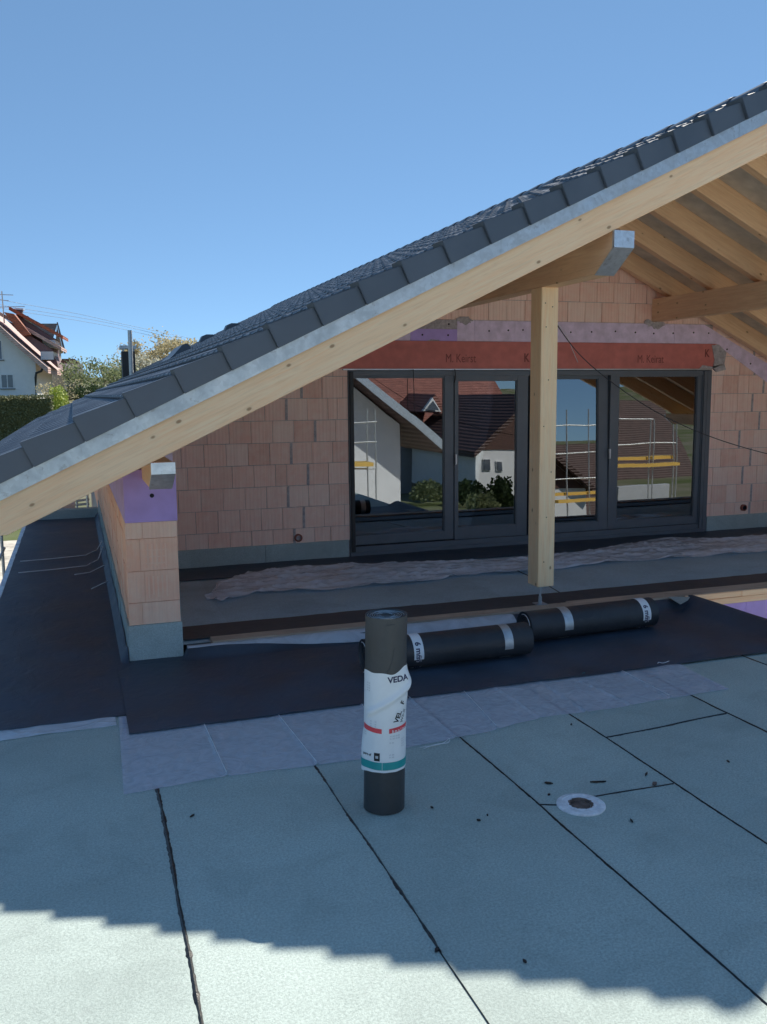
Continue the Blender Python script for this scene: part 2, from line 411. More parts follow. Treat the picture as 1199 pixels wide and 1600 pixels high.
def bricks(mb,axis,front,sign,region,u0,z0,bw=.247,bh=.249,rng=None,mortar_u=None,gap=.0030,holes=()):
    """blocks covering a convex region (u,z) on a wall plane at 'front'; sign = direction the blocks stand proud"""
    rng=rng or random.Random(3)
    us=[p[0] for p in region]; zs=[p[1] for p in region]
    z=z0; row=0
    while z<max(zs):
        off=(.11 if row%2 else 0)+rng.uniform(-.02,.02)
        u=u0-bw+off
        while u<max(us):
            w=bw*(1 if rng.random()>.07 else rng.uniform(.45,.8))
            dep=rng.uniform(.010,.014)
            q=[(u+gap,z+gap),(u+w-gap,z+gap),(u+w-gap,z+bh-gap),(u+gap,z+bh-gap)]
            q=[(a+rng.uniform(-.0012,.0012),b+rng.uniform(-.0012,.0012)) for a,b in q]
            c=clip_convex(q,region)
            if c and mortar_u and abs((u)-(mortar_u+(.14 if row%2 else 0)))<bw*.55 and not getattr(mb,'_mr',None)==row:
                mb._mr=row
                mm=clip_convex([(u-.014,z+.004),(u+.016,z),(u+.018,z+bh-.003),(u-.010,z+bh-.01)],region)
                if mm: mb.mi=1; mb.prism(mm,axis,front,front+sign*.0165); mb.mi=0
            if c:
                r=rng.random(); mb.t=(rng.uniform(0,.35) if r>.16 else rng.uniform(.6,1.),rng.uniform(0,.45) if rng.random()>.12 else .8,0)
                mb.prism(c,axis,front,front+sign*dep)
            u+=w
        z+=bh; row+=1
    mb.t=(.8,0,0)

# ------------------------------------------------------------------ key dimensions
YV=5.85; MS=.4735; ANG=math.atan(MS); XR=5.57
def zb(x): return 2.731+MS*(x-2.898) if x<=XR else 2.731+MS*(2*XR-x-2.898)
YF=10.0; YBACK=26.0
def woodprism(mb,poly,y0,y1,ang,axis='y'):
    ca,sa=math.cos(ang),math.sin(ang); o=random.random()*30
    def P(p,t):
        q=(p[0],t,p[1]) if axis=='y' else (t,p[0],p[1])
        return mb.v(q,Vector((p[0]*ca+p[1]*sa+o,t,-p[0]*sa+p[1]*ca)))
    A=[P(p,y0) for p in poly]; B=[P(p,y1) for p in poly]
    fs=[mb.face(A),mb.face(B[::-1])]; n=len(poly)
    for i in range(n): fs.append(mb.face([A[i],A[(i+1)%n],B[(i+1)%n],B[i]]))
    es={e for f in fs for e in f.edges}
    bmesh.ops.bevel(mb.bm,geom=list(es),offset=.004,segments=1,affect='EDGES')
    return mb
def nz(x,y,z=0,s=1): return noise.noise(Vector((x*s,y*s,z)))
# ================================================================== SETTING
# ---- terrain
def terr(x,y):
    up=min(1,max(0,(y-34)/42))
    h=-3.0+4.4*up*up*(3-2*up)
    if y>80: h+=min(6,(y-80)*.03)
    if y<-12: h-=min(7,(-12-y)*.05)
    r=math.hypot(x,y)
    if r>350: h+=min(25,(r-350)*.035)*(.6+.5*nz(x*.004,y*.004,3))
    return h+.12*nz(x*.15,y*.15,1)
mb=MB(); N=110
def gfn(u,v):
    f=lambda t:(abs(t)**2.6)*(1 if t>0 else -1)*1400
    x=f(2*u-1); y=f(2*v-1)+20
    return (x,y,terr(x,y))
mb.grid(gfn,N,N)
tag(mb.build('ground','ground',smooth=True,origin=(0,0,-3)),kind='structure')
# ---- roof deck (green grey felt)
XL,XRT=-.80,5.37
mb=MB()
def deckz(x,y): return .0025*nz(x,y,0,1.7)+.0012*nz(x,y,5,6)
mb.grid(lambda u,v:(XL+(XRT-XL)*u,-5.6+12.5*v,deckz(XL+(XRT-XL)*u,-5.6+12.5*v)),90,170)
deck=tag(mb.build('roof_deck','felt',smooth=True,origin=(2,2,0)),kind='structure')
def ribbon(mb,pts,w,zoff,seed,rag=.5,step=.02):
    rr=random.Random(seed); L=0; out=[]
    for (a,b) in zip(pts[:-1],pts[1:]):
        a=Vector(a);b=Vector(b);n=max(2,int((b-a).length/step)); d=(b-a).normalized(); s=Vector((-d.y,d.x,0))
        for i in range(n+(b is pts[-1])):
            p=a.lerp(b,i/n); out.append((p,s))
    out.append((Vector(pts[-1]),s))
    prev=None
    for i,(p,s) in enumerate(out):
        k=nz(p.x*3+seed,p.y*3,seed,3); k2=nz(p.x*14,p.y*14,seed+9,2)
        ww=w*(1+rag*1.1*k+rag*.45*k2); off=.006*nz(p.x*2,p.y*2,seed+4,1)
        ww=max(ww,.002)
        l=p+s*(off+ww/2*(1+.4*rr.uniform(-1,1)*rag)); r=p+s*(off-ww/2*(1+.4*rr.uniform(-1,1)*rag))
        z=lambda q:deckz(q.x,q.y)+zoff
        c=p+s*off
        cur=(mb.v((l.x,l.y,z(l)-.003)),mb.v((c.x,c.y,z(c)+.004)),mb.v((r.x,r.y,z(r)-.003)))
        if prev:
            mb.face([prev[0],prev[1],cur[1],cur[0]]); mb.face([prev[1],prev[2],cur[2],cur[1]])
        prev=cur
seams=[([(.305,4.52,0),(.30,3.6,0),(.285,2.6,0),(.27,1.4,0),(.28,-5.5,0)],.022,.55),
 ([(1.135,4.6,0),(1.15,3.4,0),(1.15,2.75,0)],.013,.7),([(1.15,2.75,0),(1.16,1.4,0),(1.15,-5.5,0)],.006,.8),
 ([(2.03,5.3,0),(2.05,4,0),(2.05,2.15,0),(2.06,-5.5,0)],.012,.7),
 ([(2.83,5.3,0),(2.83,4.2,0),(2.81,2.97,0),(2.82,-5.5,0)],.012,.7),
 ([(3.77,5.3,0),(3.76,4.4,0),(3.77,-5.5,0)],.012,.7),([(4.70,5.42,0),(4.70,-5.5,0)],.011,1.0),
 ([(2.83,4.28,0),(3.2,4.31,0),(3.75,4.36,0)],.016,.9),([(2.33,3.64,0),(2.5,3.64,0),(2.81,3.63,0)],.008,.9),([(2.05,3.66,0),(2.14,3.62,0)],.007,.9)]
for i,(p,w,r) in enumerate(seams):
    mb=MB(); ribbon(mb,p,w,.002,i*3.7+1,r); mb.build('seam','seam',deck)
# ---- terrace floor inside the recess
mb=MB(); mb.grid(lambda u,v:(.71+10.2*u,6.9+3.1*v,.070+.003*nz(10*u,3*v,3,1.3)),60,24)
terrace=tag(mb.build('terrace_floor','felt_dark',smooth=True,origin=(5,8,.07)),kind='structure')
mb=MB()
ribbon(mb,[(4.35,7.4,0),(4.45,8.0,0),(4.5,9.0,0)],.012,.073,31,.7); mb.build('seam','seam',terrace)

# ================================================================== HOUSE
house=empty('brick_house',(5.57,10,-3),'unfinished brick house with dark tiled gable roof and patio doors under its deep overhang','house')
HB=lambda mb,n,mt,**k: mb.build(n,mt,house,**k)
# storey below (carries the decks)
mb=MB(); mb.box(XL+.02,XRT-.03,-5.6,6.9,-3.2,-.02); mb.box(XL+.02,.9,6.9,15.4,-3.2,-.02); mb.box(.75,11.0,6.82,YBACK,-3.2,.045); mb.box(.35,.75,6.82,YBACK,-3.2,-.02)
HB(mb,'lower_storey','concrete')
# left side wall + pillar end
WX0,WX1,WY=.315,.695,6.80
mb=MB(); mb.t=(.8,0,0); mb.box(WX0+.014,WX1-.003,WY+.014,YBACK,0.0,1.062)
rng=random.Random(5)
bricks(mb,'x',WX0+.014,-1,[(WY,.285),(YBACK,.285),(YBACK,1.065),(WY,1.065)],WY,.206,rng=rng)
for row,(a,b) in enumerate([(.285,.455),(.455,.695),(.695,.94),(.94,1.065)]):
    cs=[(WX0,WX0+.10),(WX0+.10,WX1)] if row%2==0 else [(WX0,WX0+.125),(WX0+.125,WX1)]
    for (u0,u1) in cs:
        mb.t=(rng.uniform(0,.4),rng.uniform(.1,.7) if row<3 else .9,0)
        mb.box(u0+.001,u1-.001,WY-.002-rng.uniform(0,.003),WY+.016,a+.002,b-.002)
    # interlocking nib pattern of the block ends
    x=WX0+.15
    for k in range(5):
        mb.t=(.25,.75,0)
        if row in (1,2): mb.box(x+k*.033,x+k*.033+.012,WY-.009,WY,a+.035+.02*(k%2),b-.04)
    if row==2:
        for zz in (a+.05,a+.10,a+.15): mb.box(WX0+.14,WX0+.30,WY-.008,WY,zz,zz+.012)
HB(mb,'side_wall',['brick_bright','mortar'])
mb=MB(); mb.box(WX0+.004,WX1+.004,WY-.012,YBACK,1.066,1.457)
for q in ((.50,1.262),):
    mb.mi=1; mb.lathe([(0,0),(.012,0)],0,0,20)
xp=HB(mb,'insulation_block',['xps','hole'])
def dots(parent,pts,r,name='fixing_hole',axis='y'):
    for (x,y,z) in pts:
        mb=MB()
        vs=[mb.v((x+r*math.cos(a*PI/8),y,z+r*math.sin(a*PI/8))) for a in range(16)]; vb=[mb.v((q.co.x,y+.006,q.co.z)) for q in vs]
        mb.face(vs)
        for i in range(16): mb.face([vs[i],vs[(i+1)%16],vb[(i+1)%16],vb[i]])
        mb.build(name,'hole',parent)
dots(xp,[(.52,WY-.0145,1.262)],.016)
mb=MB()
mb.prism([(WX0+.03,1.459),(.445,1.459),(.445,zb(.445)-.004),(WX0+.03,zb(WX0+.03)-.004)],'y',WY+.02,YBACK)
mb.prism([(.605,1.459),(WX1-.01,1.459),(WX1-.01,zb(WX1-.01)-.004),(.605,zb(.605)-.004)],'y',WY+.02,YBACK)
HB(mb,'insulation_strip','xps_pale')
mb=MB(); mb.box(WX0-.012,WX1+.008,WY-.020,WY+.3,.002,.285); mb.box(WX0-.010,WX0+.01,WY+.3,15.4,.002,.292)
for i in range(12):
    y=8+i*.62; mb.box(WX0-.016,WX0-.008,y,y+.05+.3*(i%3==0),.03,.26)
HB(mb,'wall_base_felt','felt_wrap')
# right side wall (only seen mirrored)
mb=MB(); mb.t=(.5,.2,0); bricks(mb,'y',WY+.014,-1,[(10.45,.06),(10.83,.06),(10.83,zb(10.83)),(10.45,zb(10.45))],10.45,.206); mb.box(10.464,10.82,WY+.014,YBACK,.05,1.4)
HB(mb,'side_wall','brick_bright')
# facade
DX0,DX1,DZ0,DZ1=3.02,8.12,.10,2.27
rng=random.Random(11)
mb=MB(); mb.t=(.9,0,0)
def wallcore(poly): mb.mi=1; mb.prism(poly,'y',YF+.014,YF+.3); mb.mi=0
zt2=lambda x:zb(x)+hv-.002
hv=.24
L=[(.70,.28),(DX0,.28),(DX0,zt2(DX0)),(.70,zt2(.70))]; bricks(mb,'y',YF+.014,-1,L,.62,.206,rng=rng,mortar_u=2.42); wallcore([(.70,.0),(DX0,.0),(DX0,zt2(DX0)),(.70,zt2(.70))])
Rr=[(DX1,.28),(10.45,.28),(10.45,zt2(10.45)),(DX1,zt2(DX1))]; bricks(mb,'y',YF+.014,-1,Rr,8.2,.206,rng=rng,mortar_u=8.75); wallcore([(DX1,.0),(10.45,.0),(10.45,zt2(10.45)),(DX1,zt2(DX1))])
T=[(DX0,2.86),(DX1,2.86),(DX1,zt2(DX1)),(XR,zt2(XR)),(DX0,zt2(DX0))]; bricks(mb,'y',YF+.014,-1,T,3.1,2.862,rng=rng); wallcore([(DX0,2.61),(DX1,2.61),(DX1,zt2(DX1)),(XR,zt2(XR)),(DX0,zt2(DX0))])
HB(mb,'gable_wall',['brick','mortar'])
for k,(xa,xb) in enumerate(((.704,2.0),(2.004,DX0-.02),(DX1,8.98),(8.984,10.45))):
    mb=MB(); mb.box(xa,xb,YF-.022+.001*(k%2),YF+.01,.05,.283); HB(mb,'wall_base_felt','felt_wrap')
# ring beam insulation
segs=[(3.0,3.8,1),(3.8,4.40,0),(4.40,4.63,1),(4.63,4.98,1),(4.98,5.17,1),(5.17,5.6,1),(5.6,6.6,1),(6.6,7.5,1),(7.5,8.19,1)]
for a,b,pale in segs:
    mb=MB(); zt_=2.86; y0=YF-.006+random.uniform(-.003,.003)
    if a==3.8: mb.box(a+.001,b-.001,y0,YF+.02,2.612,2.75); mb2=MB(); mb2.box(a+.001,b-.001,YF-.002,YF+.02,2.752,zt_); HB(mb2,'insulation_strip','mortar')
    else:
        pl=clip_convex([(a+.001,2.612),(b-.001,2.612),(b-.001,zt_),(a+.001,zt_)],[(0,0),(11,0),(11,zb(11)),(XR,zb(XR)),(0,zb(0))])
        mb.prism(pl,'y',y0,YF+.02)
    o=HB(mb,'insulation_strip','xps_pale' if pale else 'xps')
mb=MB(); mb.prism([(8.19,2.60),(8.19,zb(8.19)-.002),(10.45,zb(10.45)-.002),(10.45,1.33),(10.3,1.37)],'y',YF-.006,YF+.02)
sl_=HB(mb,'insulation_strip','xps_pale')
dots(sl_,[(8.35+.4*k,YF-.0085,2.54-.189*k) for k in range(5)],.012)
mb=MB(); hp=[(x,YF-.011,2.745+.01*math.sin(x*5)) for x in (4.82,5.08,5.28,5.95,6.25,6.6,6.9,7.18,7.48,7.8,8.04)]+[(3.95,YF-.0125,2.68),(4.28,YF-.0125,2.68),(4.29,YF-.011,2.81)]
dots(sl_,hp,.011)
# mortar smears over strip
for cx,cz,s in ((4.5,2.86,.13),(7.2,2.86,.17),(4.1,2.60,.10),(3.95,2.862,.08)):
    mb=MB(); pts=[(cx+s*math.cos(a)*(.8+.5*nz(a,cx,1,2)),cz+s*.45*math.sin(a)*(.7+.8*nz(a,cx,7,2))) for a in [i*2*PI/22 for i in range(22)]]
    mb.prism(pts,'y',YF-.014,YF-.004); HB(mb,'mortar_smear','mortar')
mb=MB()
pts=[(8.09,2.59),(8.20,2.60),(8.33,2.50),(8.30,2.35),(8.33,2.27),(8.18,2.24),(8.10,2.31),(7.95,2.33),(7.9,2.285),(8.12,2.285),(8.14,2.4)]
mb.prism(pts,'y',YF-.026,YF-.006)
HB(mb,'mortar_smear','mortar')
# roller shutter box
mb=MB(); mb.box(DX0-.16,DX1+.03,YF-.018,YF+.25,2.285,2.609)
sb=HB(mb,'shutter_box','shutter_box')
for x0,body in ((4.24,'M. Keirst'),(6.93,'M. Keirat')):
    mb=MB(); add_text(mb,body,.145,lambda a,b:(x0+a,YF-.0205,2.36+b),False,sx=.74); mb.build('lettering','print_dark',sb)
mb=MB(); add_text(mb,'K',.14,lambda a,b:(7.98+a,YF-.0205,2.44+b),True,sx=.8); mb.build('lettering','print_dark',sb); mb=MB(); add_text(mb,'K',.14,lambda a,b:(5.29+a,YF-.0205,2.37+b),True,sx=.8); mb.build('lettering','print_dark',sb)
mb=MB(); mb.box(DX0-.06,DX1-.02,YF-.028,YF+.02,2.268,2.283); HB(mb,'shutter_rail','rail')
# patio doors
def frame(mb,x0,x1,z0,z1,t,y0,y1,tb=None,tl=None,tr=None,tt=None,bev=.004):
    tb=tb or t; tl=tl or t; tr=tr or t; tt=tt or t
    mb.box(x0,x0+tl,y0,y1,z0,z1,bev); mb.box(x1-tr,x1,y0,y1,z0,z1,bev)
    mb.box(x0+tl-.001,x1-tr+.001,y0+.0015,y1-.001,z0,z0+tb,bev); mb.box(x0+tl-.001,x1-tr+.001,y0+.0015,y1-.001,z1-tt,z1,bev)
door=house
mb=MB()
y0=YF-.002
frame(mb,3.025,5.50,.12,2.262,.06,y0,YF+.10,tb=.07,tr=.09)
frame(mb,5.503,8.05,.12,2.262,.06,y0,YF+.10,tb=.07,tl=.07,tr=.07)
mb.box(3.02,8.1,y0-.02,y0+.05,.075,.125,.003)
mb.box(8.052,8.118,YF-.012,YF+.10,.10,2.262,.003)
frm=HB(mb,'patio_door','alu')
for x in (3.04,7.99):
    mb=MB(); mb.box(x,x+.045,YF-.028,YF-.004,.13,2.25,.003); mb.box(x+.016,x+.03,YF-.0295,YF-.026,.14,2.24); mb.build('guide_rail','alu_dark' if x<4 else 'alu',frm)
def sash(x0,x1,z0,z1,tl,tr,tb,tt,y,tilt=0):
    mb=MB(); frame(mb,x0,x1,z0,z1,tl,y,y+.07,tb=tb,tl=tl,tr=tr,tt=tt)
    gx0,gx1,gz0,gz1=x0+tl,x1-tr,z0+tb,z1-tt
    frame(mb,gx0-.004,gx1+.004,gz0-.004,gz1+.004,.014,y+.012,y+.05,bev=0)
    g=MB(); g.box(gx0-.002,gx1+.002,y+.030,y+.036,gz0-.002,gz1+.002)
    if tilt:
        for b_ in (mb,g):
            bmesh.ops.rotate(b_.bm,verts=b_.bm.verts,cent=(0,y+.03,z0),matrix=Matrix.Rotation(-tilt,3,'X'))
    s_=mb.build('sash','alu',frm); g.build('glass_pane','glass',frm)
sash(3.055,4.365,.205,2.23,.025,.12,.10,.045,YF+.016)
sash(4.372,5.37,.195,2.235,.045,.15,.14,.09,YF+.004)
sash(5.60,6.56,.195,2.235,.11,.14,.11,.07,YF+.006,tilt=rad(1.9))
sash(6.567,7.99,.195,2.235,.13,.07,.10,.045,YF+.014)
for xa in (4.372,6.545):
    mb=MB(); mb.box(xa,xa+.02,YF-.03,YF+.005,1.13,1.255,.003); mb.build('handle','rail',frm)
# room behind
mb=MB()
for b_ in ((3,8.2,14,14.1,.0,2.7),(2.9,3,10.3,14.1,0,2.7),(8.2,8.3,10.3,14.1,0,2.7),(3,8.2,10.3,14.1,-.05,.04),(3,8.2,10.3,14.1,2.62,2.7)): mb.box(*b_)
HB(mb,'room','room')
# wall outlets
for x,z in ((2.393,.346),(8.734,.376)):
    mb=MB(); n=24
    for r0,r1,ya,yb in ((.045,.028,YF-.03,YF+.0),):
        for i in range(n):
            a0,a1=2*PI*i/n,2*PI*(i+1)/n
            q=lambda r,a,y:(x+r*math.cos(a),y,z+r*math.sin(a))
            mb.poly([q(.046,a0,YF-.03),q(.046,a1,YF-.03),q(.03,a1,YF-.034),q(.03,a0,YF-.034)]); mb.poly([q(.046,a0,YF-.03),q(.046,a1,YF-.03),q(.046,a1,YF+.01),q(.046,a0,YF+.01)])
            mb.poly([q(.03,a0,YF-.034),q(.03,a1,YF-.034),q(.028,a1,YF-.0),q(.028,a0,YF-.0)],1)
        mb.mi=1; mb.poly([q(.028,2*PI*i/n,YF-.004) for i in range(n)])
    HB(mb,'wall_outlet',['terracotta','mortar' if x<5 else 'hole'])
# ---- timber
mb=MB()
hv=.24
woodprism(mb,[(-.42,zb(-.42)),(XR,zb(XR)),(XR,zb(XR)+hv),(-.76,zb(-.76)+hv),(-.76,zb(-.42)-.003)],YV,YV+.08,ANG); HB(mb,'verge_rafter','wood')
def mir(p): return (2*XR-p[0],p[1])
mb=MB(); woodprism(mb,[mir(p) for p in [(-.42,zb(-.42)),(XR-.002,zb(XR)),(XR-.002,zb(XR)+hv),(-.76,zb(-.76)+hv),(-.76,zb(-.42)-.003)]],YV,YV+.08,-ANG); HB(mb,'verge_rafter','wood')
for k in range(5):
    y=6.62+.79*k
    for sgn in (0,1):
        mb=MB(); pl=[(-.5,zb(-.5)),(XR-.003,zb(XR)-.001),(XR-.003,zb(XR)+hv),(-.5,zb(-.5)+hv)]
        if sgn: pl=[mir(p) for p in pl]
        woodprism(mb,pl,y,y+.10,-ANG if sgn else ANG); HB(mb,'rafter','wood_old')
def purlin(x0,x1,top,full,facez,y0,y1,cap=True,mat='wood_old'):
    mb=MB()
    woodprism(mb,[(y0,facez),(y0,top),(y1,top),(y1,full),(y0+.25,full)],x0,x1,0,'x')
    p=HB(mb,'purlin',mat)
    if cap:
        mb=MB(); t=.006
        mb.box(x0-t,x1+t,y0-t,y0-.001,facez,top+.002)
        mb.poly([(x0-t,y0-t,facez),(x1+t,y0-t,facez),(x1+t,y0+.25,full-t),(x0-t,y0+.25,full-t)]); mb.poly([(x0-t,y0-t,facez),(x0-t,y0+.25,full-t),(x0-t,y0+.24,full+.004),(x0-t,y0,facez+.014)])
        mb.box(x0-t,x0-.001,y0,y0+.02,facez,top); mb.box(x1+.001,x1+t,y0,y0+.02,facez,top)
        mb.build('metal_cap','galv_cap',p)
    return p
purlin(3.83,3.99,zb(3.83)-.002,2.885,3.05,YV-.012,YF+.1)
purlin(2*XR-3.99,2*XR-3.83,zb(3.83)-.002,2.885,3.05,YV-.012,YF+.1)
purlin(.455,.595,zb(.455)-.002,1.385,1.50,YV-.012,12,mat='wood')
purlin(2*XR-.595,2*XR-.455,zb(.455)-.002,1.385,1.50,YV-.012,12)
mb=MB(); mb.beam((3.905,7.0,.275),(3.905,7.0,2.884),.16,.19,up=(0,1,0),bev=.004); post=HB(mb,'post','wood_post')
mb=MB(); mb.tube([(3.89,6.98,.27),(3.89,6.98,.10)],.011,10); mb.tube([(3.89,6.98,.17),(3.89,6.98,.10)],.017,10); mb.box(3.84,3.94,6.93,7.03,.101,.109); mb.box(3.84,3.94,6.93,7.05,.267,.274); mb.build('post_foot','galv',post)
# tiny nails on the post face
for x,z in ((3.86,2.75),(3.93,2.72),(3.87,2.55),(3.9,2.1),(3.86,1.7),(3.94,1.3),(3.9,.9),(3.88,.5)):
    mb=MB(); mb.box(x-.004,x+.004,6.902,6.906,z-.004,z+.004); mb.build('nail','ink_black',post)
# ---- roof skins
mb=MB(); z0=hv+.002
mb.prism([(-.76,zb(-.76)+z0),(XR,zb(XR)+z0),(XR,zb(XR)+z0+.03),(-.76,zb(-.76)+z0+.03)],'y',YV+.02,YBACK); mb.prism([mir(p) for p in [(-.76,zb(-.76)+z0),(XR,zb(XR)+z0),(XR,zb(XR)+z0+.03),(-.76,zb(-.76)+z0+.03)]],'y',YV+.02,YBACK)
HB(mb,'roof_boarding','soffit')
for f in (lambda p:p,mir):
    mb=MB(); P=[f(p) for p in [(-.78,zb(-.78)+hv-.012),(XR,zb(XR)+hv-.012),(XR,zb(XR)+.335),(-.78,zb(-.78)+.335)]]; mb.prism(P,'y',YV-.022,YV-.016)
    for x in (.9,2.9,4.9): mb.prism([f(p) for p in [(x,zb(x)+hv-.013),(x+.03,zb(x+.03)+hv-.013),(x+.03,zb(x+.03)+.336),(x,zb(x)+.336)]],'y',YV-.024,YV-.02)
    HB(mb,'verge_flashing','galv')
CA,SA=math.cos(ANG),math.sin(ANG)
XB0=-.25; ZB0=zb(XB0)+.33; GS=.306/CA
def loc(s,n,mirror=False):
    x=XB0+s*CA-n*SA; z=ZB0+s*SA+n*CA
    return ((2*XR-x) if mirror else x, z)
smax=(XR-XB0)/CA
# verge tiles (copies of one mesh)
def verge_mesh():
    mb=MB(); g=.007; L=GS+.008
    def wedge(ya_t,ya_h,yb,zt_t,zt_h,zl):
        pts=[(g,ya_t,zl),(L,ya_h,zl),(L,ya_h,zt_h),(g,ya_t,zt_t),(g,yb,zl),(L,yb,zl),(L,yb,zt_h),(g,yb,zt_t)]
        vs=[mb.v(p) for p in pts]
        fs=[mb.face([vs[i] for i in q]) for q in ((0,1,2,3),(5,4,7,6),(3,2,6,7),(0,4,5,1),(0,3,7,4),(1,5,6,2))]
        es={e for f in fs for e in f.edges}
        bmesh.ops.bevel(mb.bm,geom=list(es),offset=.004,segments=2,affect='EDGES')
    wedge(-.052,-.026,-.010,.166,.136,0.0)
    wedge(-.018,-.018,.13,.168,.135,.112)
    bmesh.ops.recalc_face_normals(mb.bm,faces=mb.bm.faces)
    me=bpy.data.meshes.new('verge_tile'); mb.bm.to_mesh(me); mb.bm.free(); me.materials.append(M['tile']); return me
vm=verge_mesh()
for mr in (False,True):
    for k in range(-2,19):
        s=k*GS
        if s+GS*.6>smax: continue
        o=bpy.data.objects.new('verge_tile',vm); scene.collection.objects.link(o); o.parent=house
        x,z=loc(s,0,mr); o.location=Vector((x,YV,z))-ORG[house.name]
        if mr: o.scale=(-1,1,1); o.rotation_euler=(0,ANG,0)
        else: o.rotation_euler=(0,-ANG,0)
def tilefield(mr,ribs,y0,y1):
    mb=MB()
    prof=[(0,-.016),(.005,.001),(.05,.005),(.118,.002),(.130,.011),(.142,.013),(.158,.013),(.170,.011),(.182,.002),(.25,.005),(.295,.001)]
    ys=[];pr=[]
    y=y0
    if ribs:
        while y<y1:
            for o,p in prof: ys.append(y+o); pr.append(p)
            y+=.30
    else: ys=[y0,y1]; pr=[.01,.01]
    for k in range(-2,19):
        s0=k*GS; s1=min(s0+GS+.02,smax)
        if s0>=smax: break
        jz=.0
        rows=[]
        for yy,p in zip(ys,pr):
            jz=.002*math.sin(k*7.1+int(yy/.3)*3.3)
            c=[(s0+.012,.095),(s0,.140+p*.9+jz),(s0+.008,.149+p+jz),(s1,.116+p*.6+jz)]
            rows.append([mb.v((loc(a,n,mr)[0],yy,loc(a,n,mr)[1])) for a,n in c])
        for a,b in zip(rows[:-1],rows[1:]):
            for j in range(3): mb.face([a[j],a[j+1],b[j+1],b[j]])
    return HB(mb,'roof_tiles','tile',recalc=not ribs,smooth=False)
tilefield(False,True,YV+.12,YBACK)
tilefield(True,False,YV+.12,YBACK)
# ridge caps
n=int((YBACK-YV)/.42)
for k in range(min(n,48)):
    mb=MB(); y=YV-.03+.42*k; pts=[]
    for (yy,r) in ((y,.125),(y+.03,.128),(y+.45,.112)):
        pts.append([mb.v((XR+r*1.05*math.cos(a),yy,zb(XR)+.40+ (r*.95)*math.sin(a))) for a in [PI*i/10 for i in range(11)]])
    for a,b in zip(pts[:-1],pts[1:]):
        for i in range(10): mb.face([a[i],a[i+1],b[i+1],b[i]])
    mb.face(pts[0])
    HB(mb,'ridge_tile','tile')
# things standing on the roof: vents, hooded dormer, chimney
def roofz(x): return zb(x)+.33+.15
for (u,v,Y) in ((365,514,19.0),(326,531,20.0)):
    p=at(u,v,Y); mb=MB()
    w=.13; h=.24
    prof=[(-w,-.25),(-w,h*.45),(-w*.75,h*.85),(-w*.3,h),(w*.45,h),(w*.85,h*.8),(w,h*.3),(w,-.25)]
    zr=roofz(p.x)
    mb.prism([(p.x+a*1.5,p.z-.13+b) for a,b in prof],'y',Y-.13,Y+.13)
    HB(mb,'roof_vent','tile')
mb=MB(); Yd=17.0
pts=[at(u,v,Yd) for u,v in ((218,606),(232,588),(270,556),(286,538),(293,536),(298,541),(297,552),(262,582),(236,604))]
mb.prism([(p.x,p.z) for p in pts],'y',Yd,Yd+1.5)
dm=HB(mb,'roof_hood','tile')
mb=MB(); pts=[at(u,v,Yd-.03) for u,v in ((232,600),(288,549),(291,556),(240,604))]; mb.prism([(p.x,p.z) for p in pts],'y',Yd-.03,Yd-.005); mb.build('side_trim','alu_dark',dm)
Yc=24.; a=at(193,600,Yc); b=at(211,549,Yc)
mb=MB(); mb.box(a.x,b.x,Yc,Yc+.5,a.z-.8,b.z); ch=HB(mb,'chimney','black')
c0=at(188,545,Yc); c1=at(213,540,Yc)
mb=MB(); mb.box(c0.x,c1.x,Yc-.06,Yc+.56,c1.z-.08,c1.z); mb.build('chimney_cap','galv',ch)
mb=MB()
for xx in (a.x+.03,b.x-.03): mb.box(xx-.02,xx+.02,Yc+.02,Yc+.06,b.z-.01,c1.z-.07)
mb.build('cap_support','galv',ch)
p0=at(206,600,Yc-.6); p1=at(203,516,Yc-.6); mb=MB(); mb.tube([(p0.x,Yc-.6,p0.z-.5),(p1.x,Yc-.6,p1.z)],.055,10); HB(mb,'vent_pipe','tube')
# metal edge and far parapet of the side roof
mb=MB(); mb.box(XL-.035,XL+.02,-5.6,15.4,-.10,.012,.004); HB(mb,'edge_flashing','galv_cap')
mb=MB(); mb.box(XL,.30,15.38,15.6,0,.16,.01); HB(mb,'end_upstand','felt_wrap')

# ================================================================== SHEETS, FOILS, BOARDS
def sheet(name,mt,x0,x1,y0,y1,zfn,nx,ny,label,cat,edge=.006,sk=None,group=None,th=.004):
    mb=MB()
    def fn(u,v):
        x=x0+(x1-x0)*u; y=y0+(y1-y0)*v
        if sk: x,y=sk(x,y,u,v)
        return (x,y,zfn(x,y))
    vs=[[mb.v(fn(i/nx,j/ny)) for j in range(ny+1)] for i in range(nx+1)]
    for i in range(nx):
        for j in range(ny): mb.face([vs[i][j],vs[i+1][j],vs[i+1][j+1],vs[i][j+1]])
    bmesh.ops.recalc_face_normals(mb.bm,faces=mb.bm.faces)
    if mb.bm.faces[:][0].normal.z<0: bmesh.ops.reverse_faces(mb.bm,faces=mb.bm.faces)
    if th:
        # skirt gives the sheet its thickness
        bd=[e for e in mb.bm.edges if e.is_boundary]
        r=bmesh.ops.extrude_edge_only(mb.bm,edges=bd)
        for v in [g for g in r['geom'] if isinstance(g,bmesh.types.BMVert)]: v.co.z-=th
    o=mb.build(name,mt,smooth=True,recalc=False,sharp=40,origin=((x0+x1)/2,(y0+y1)/2,0))
    return tag(o,label,cat,group)
def sm(a,b,x): t=min(1,max(0,(x-a)/(b-a))); return t*t*(3-2*t)
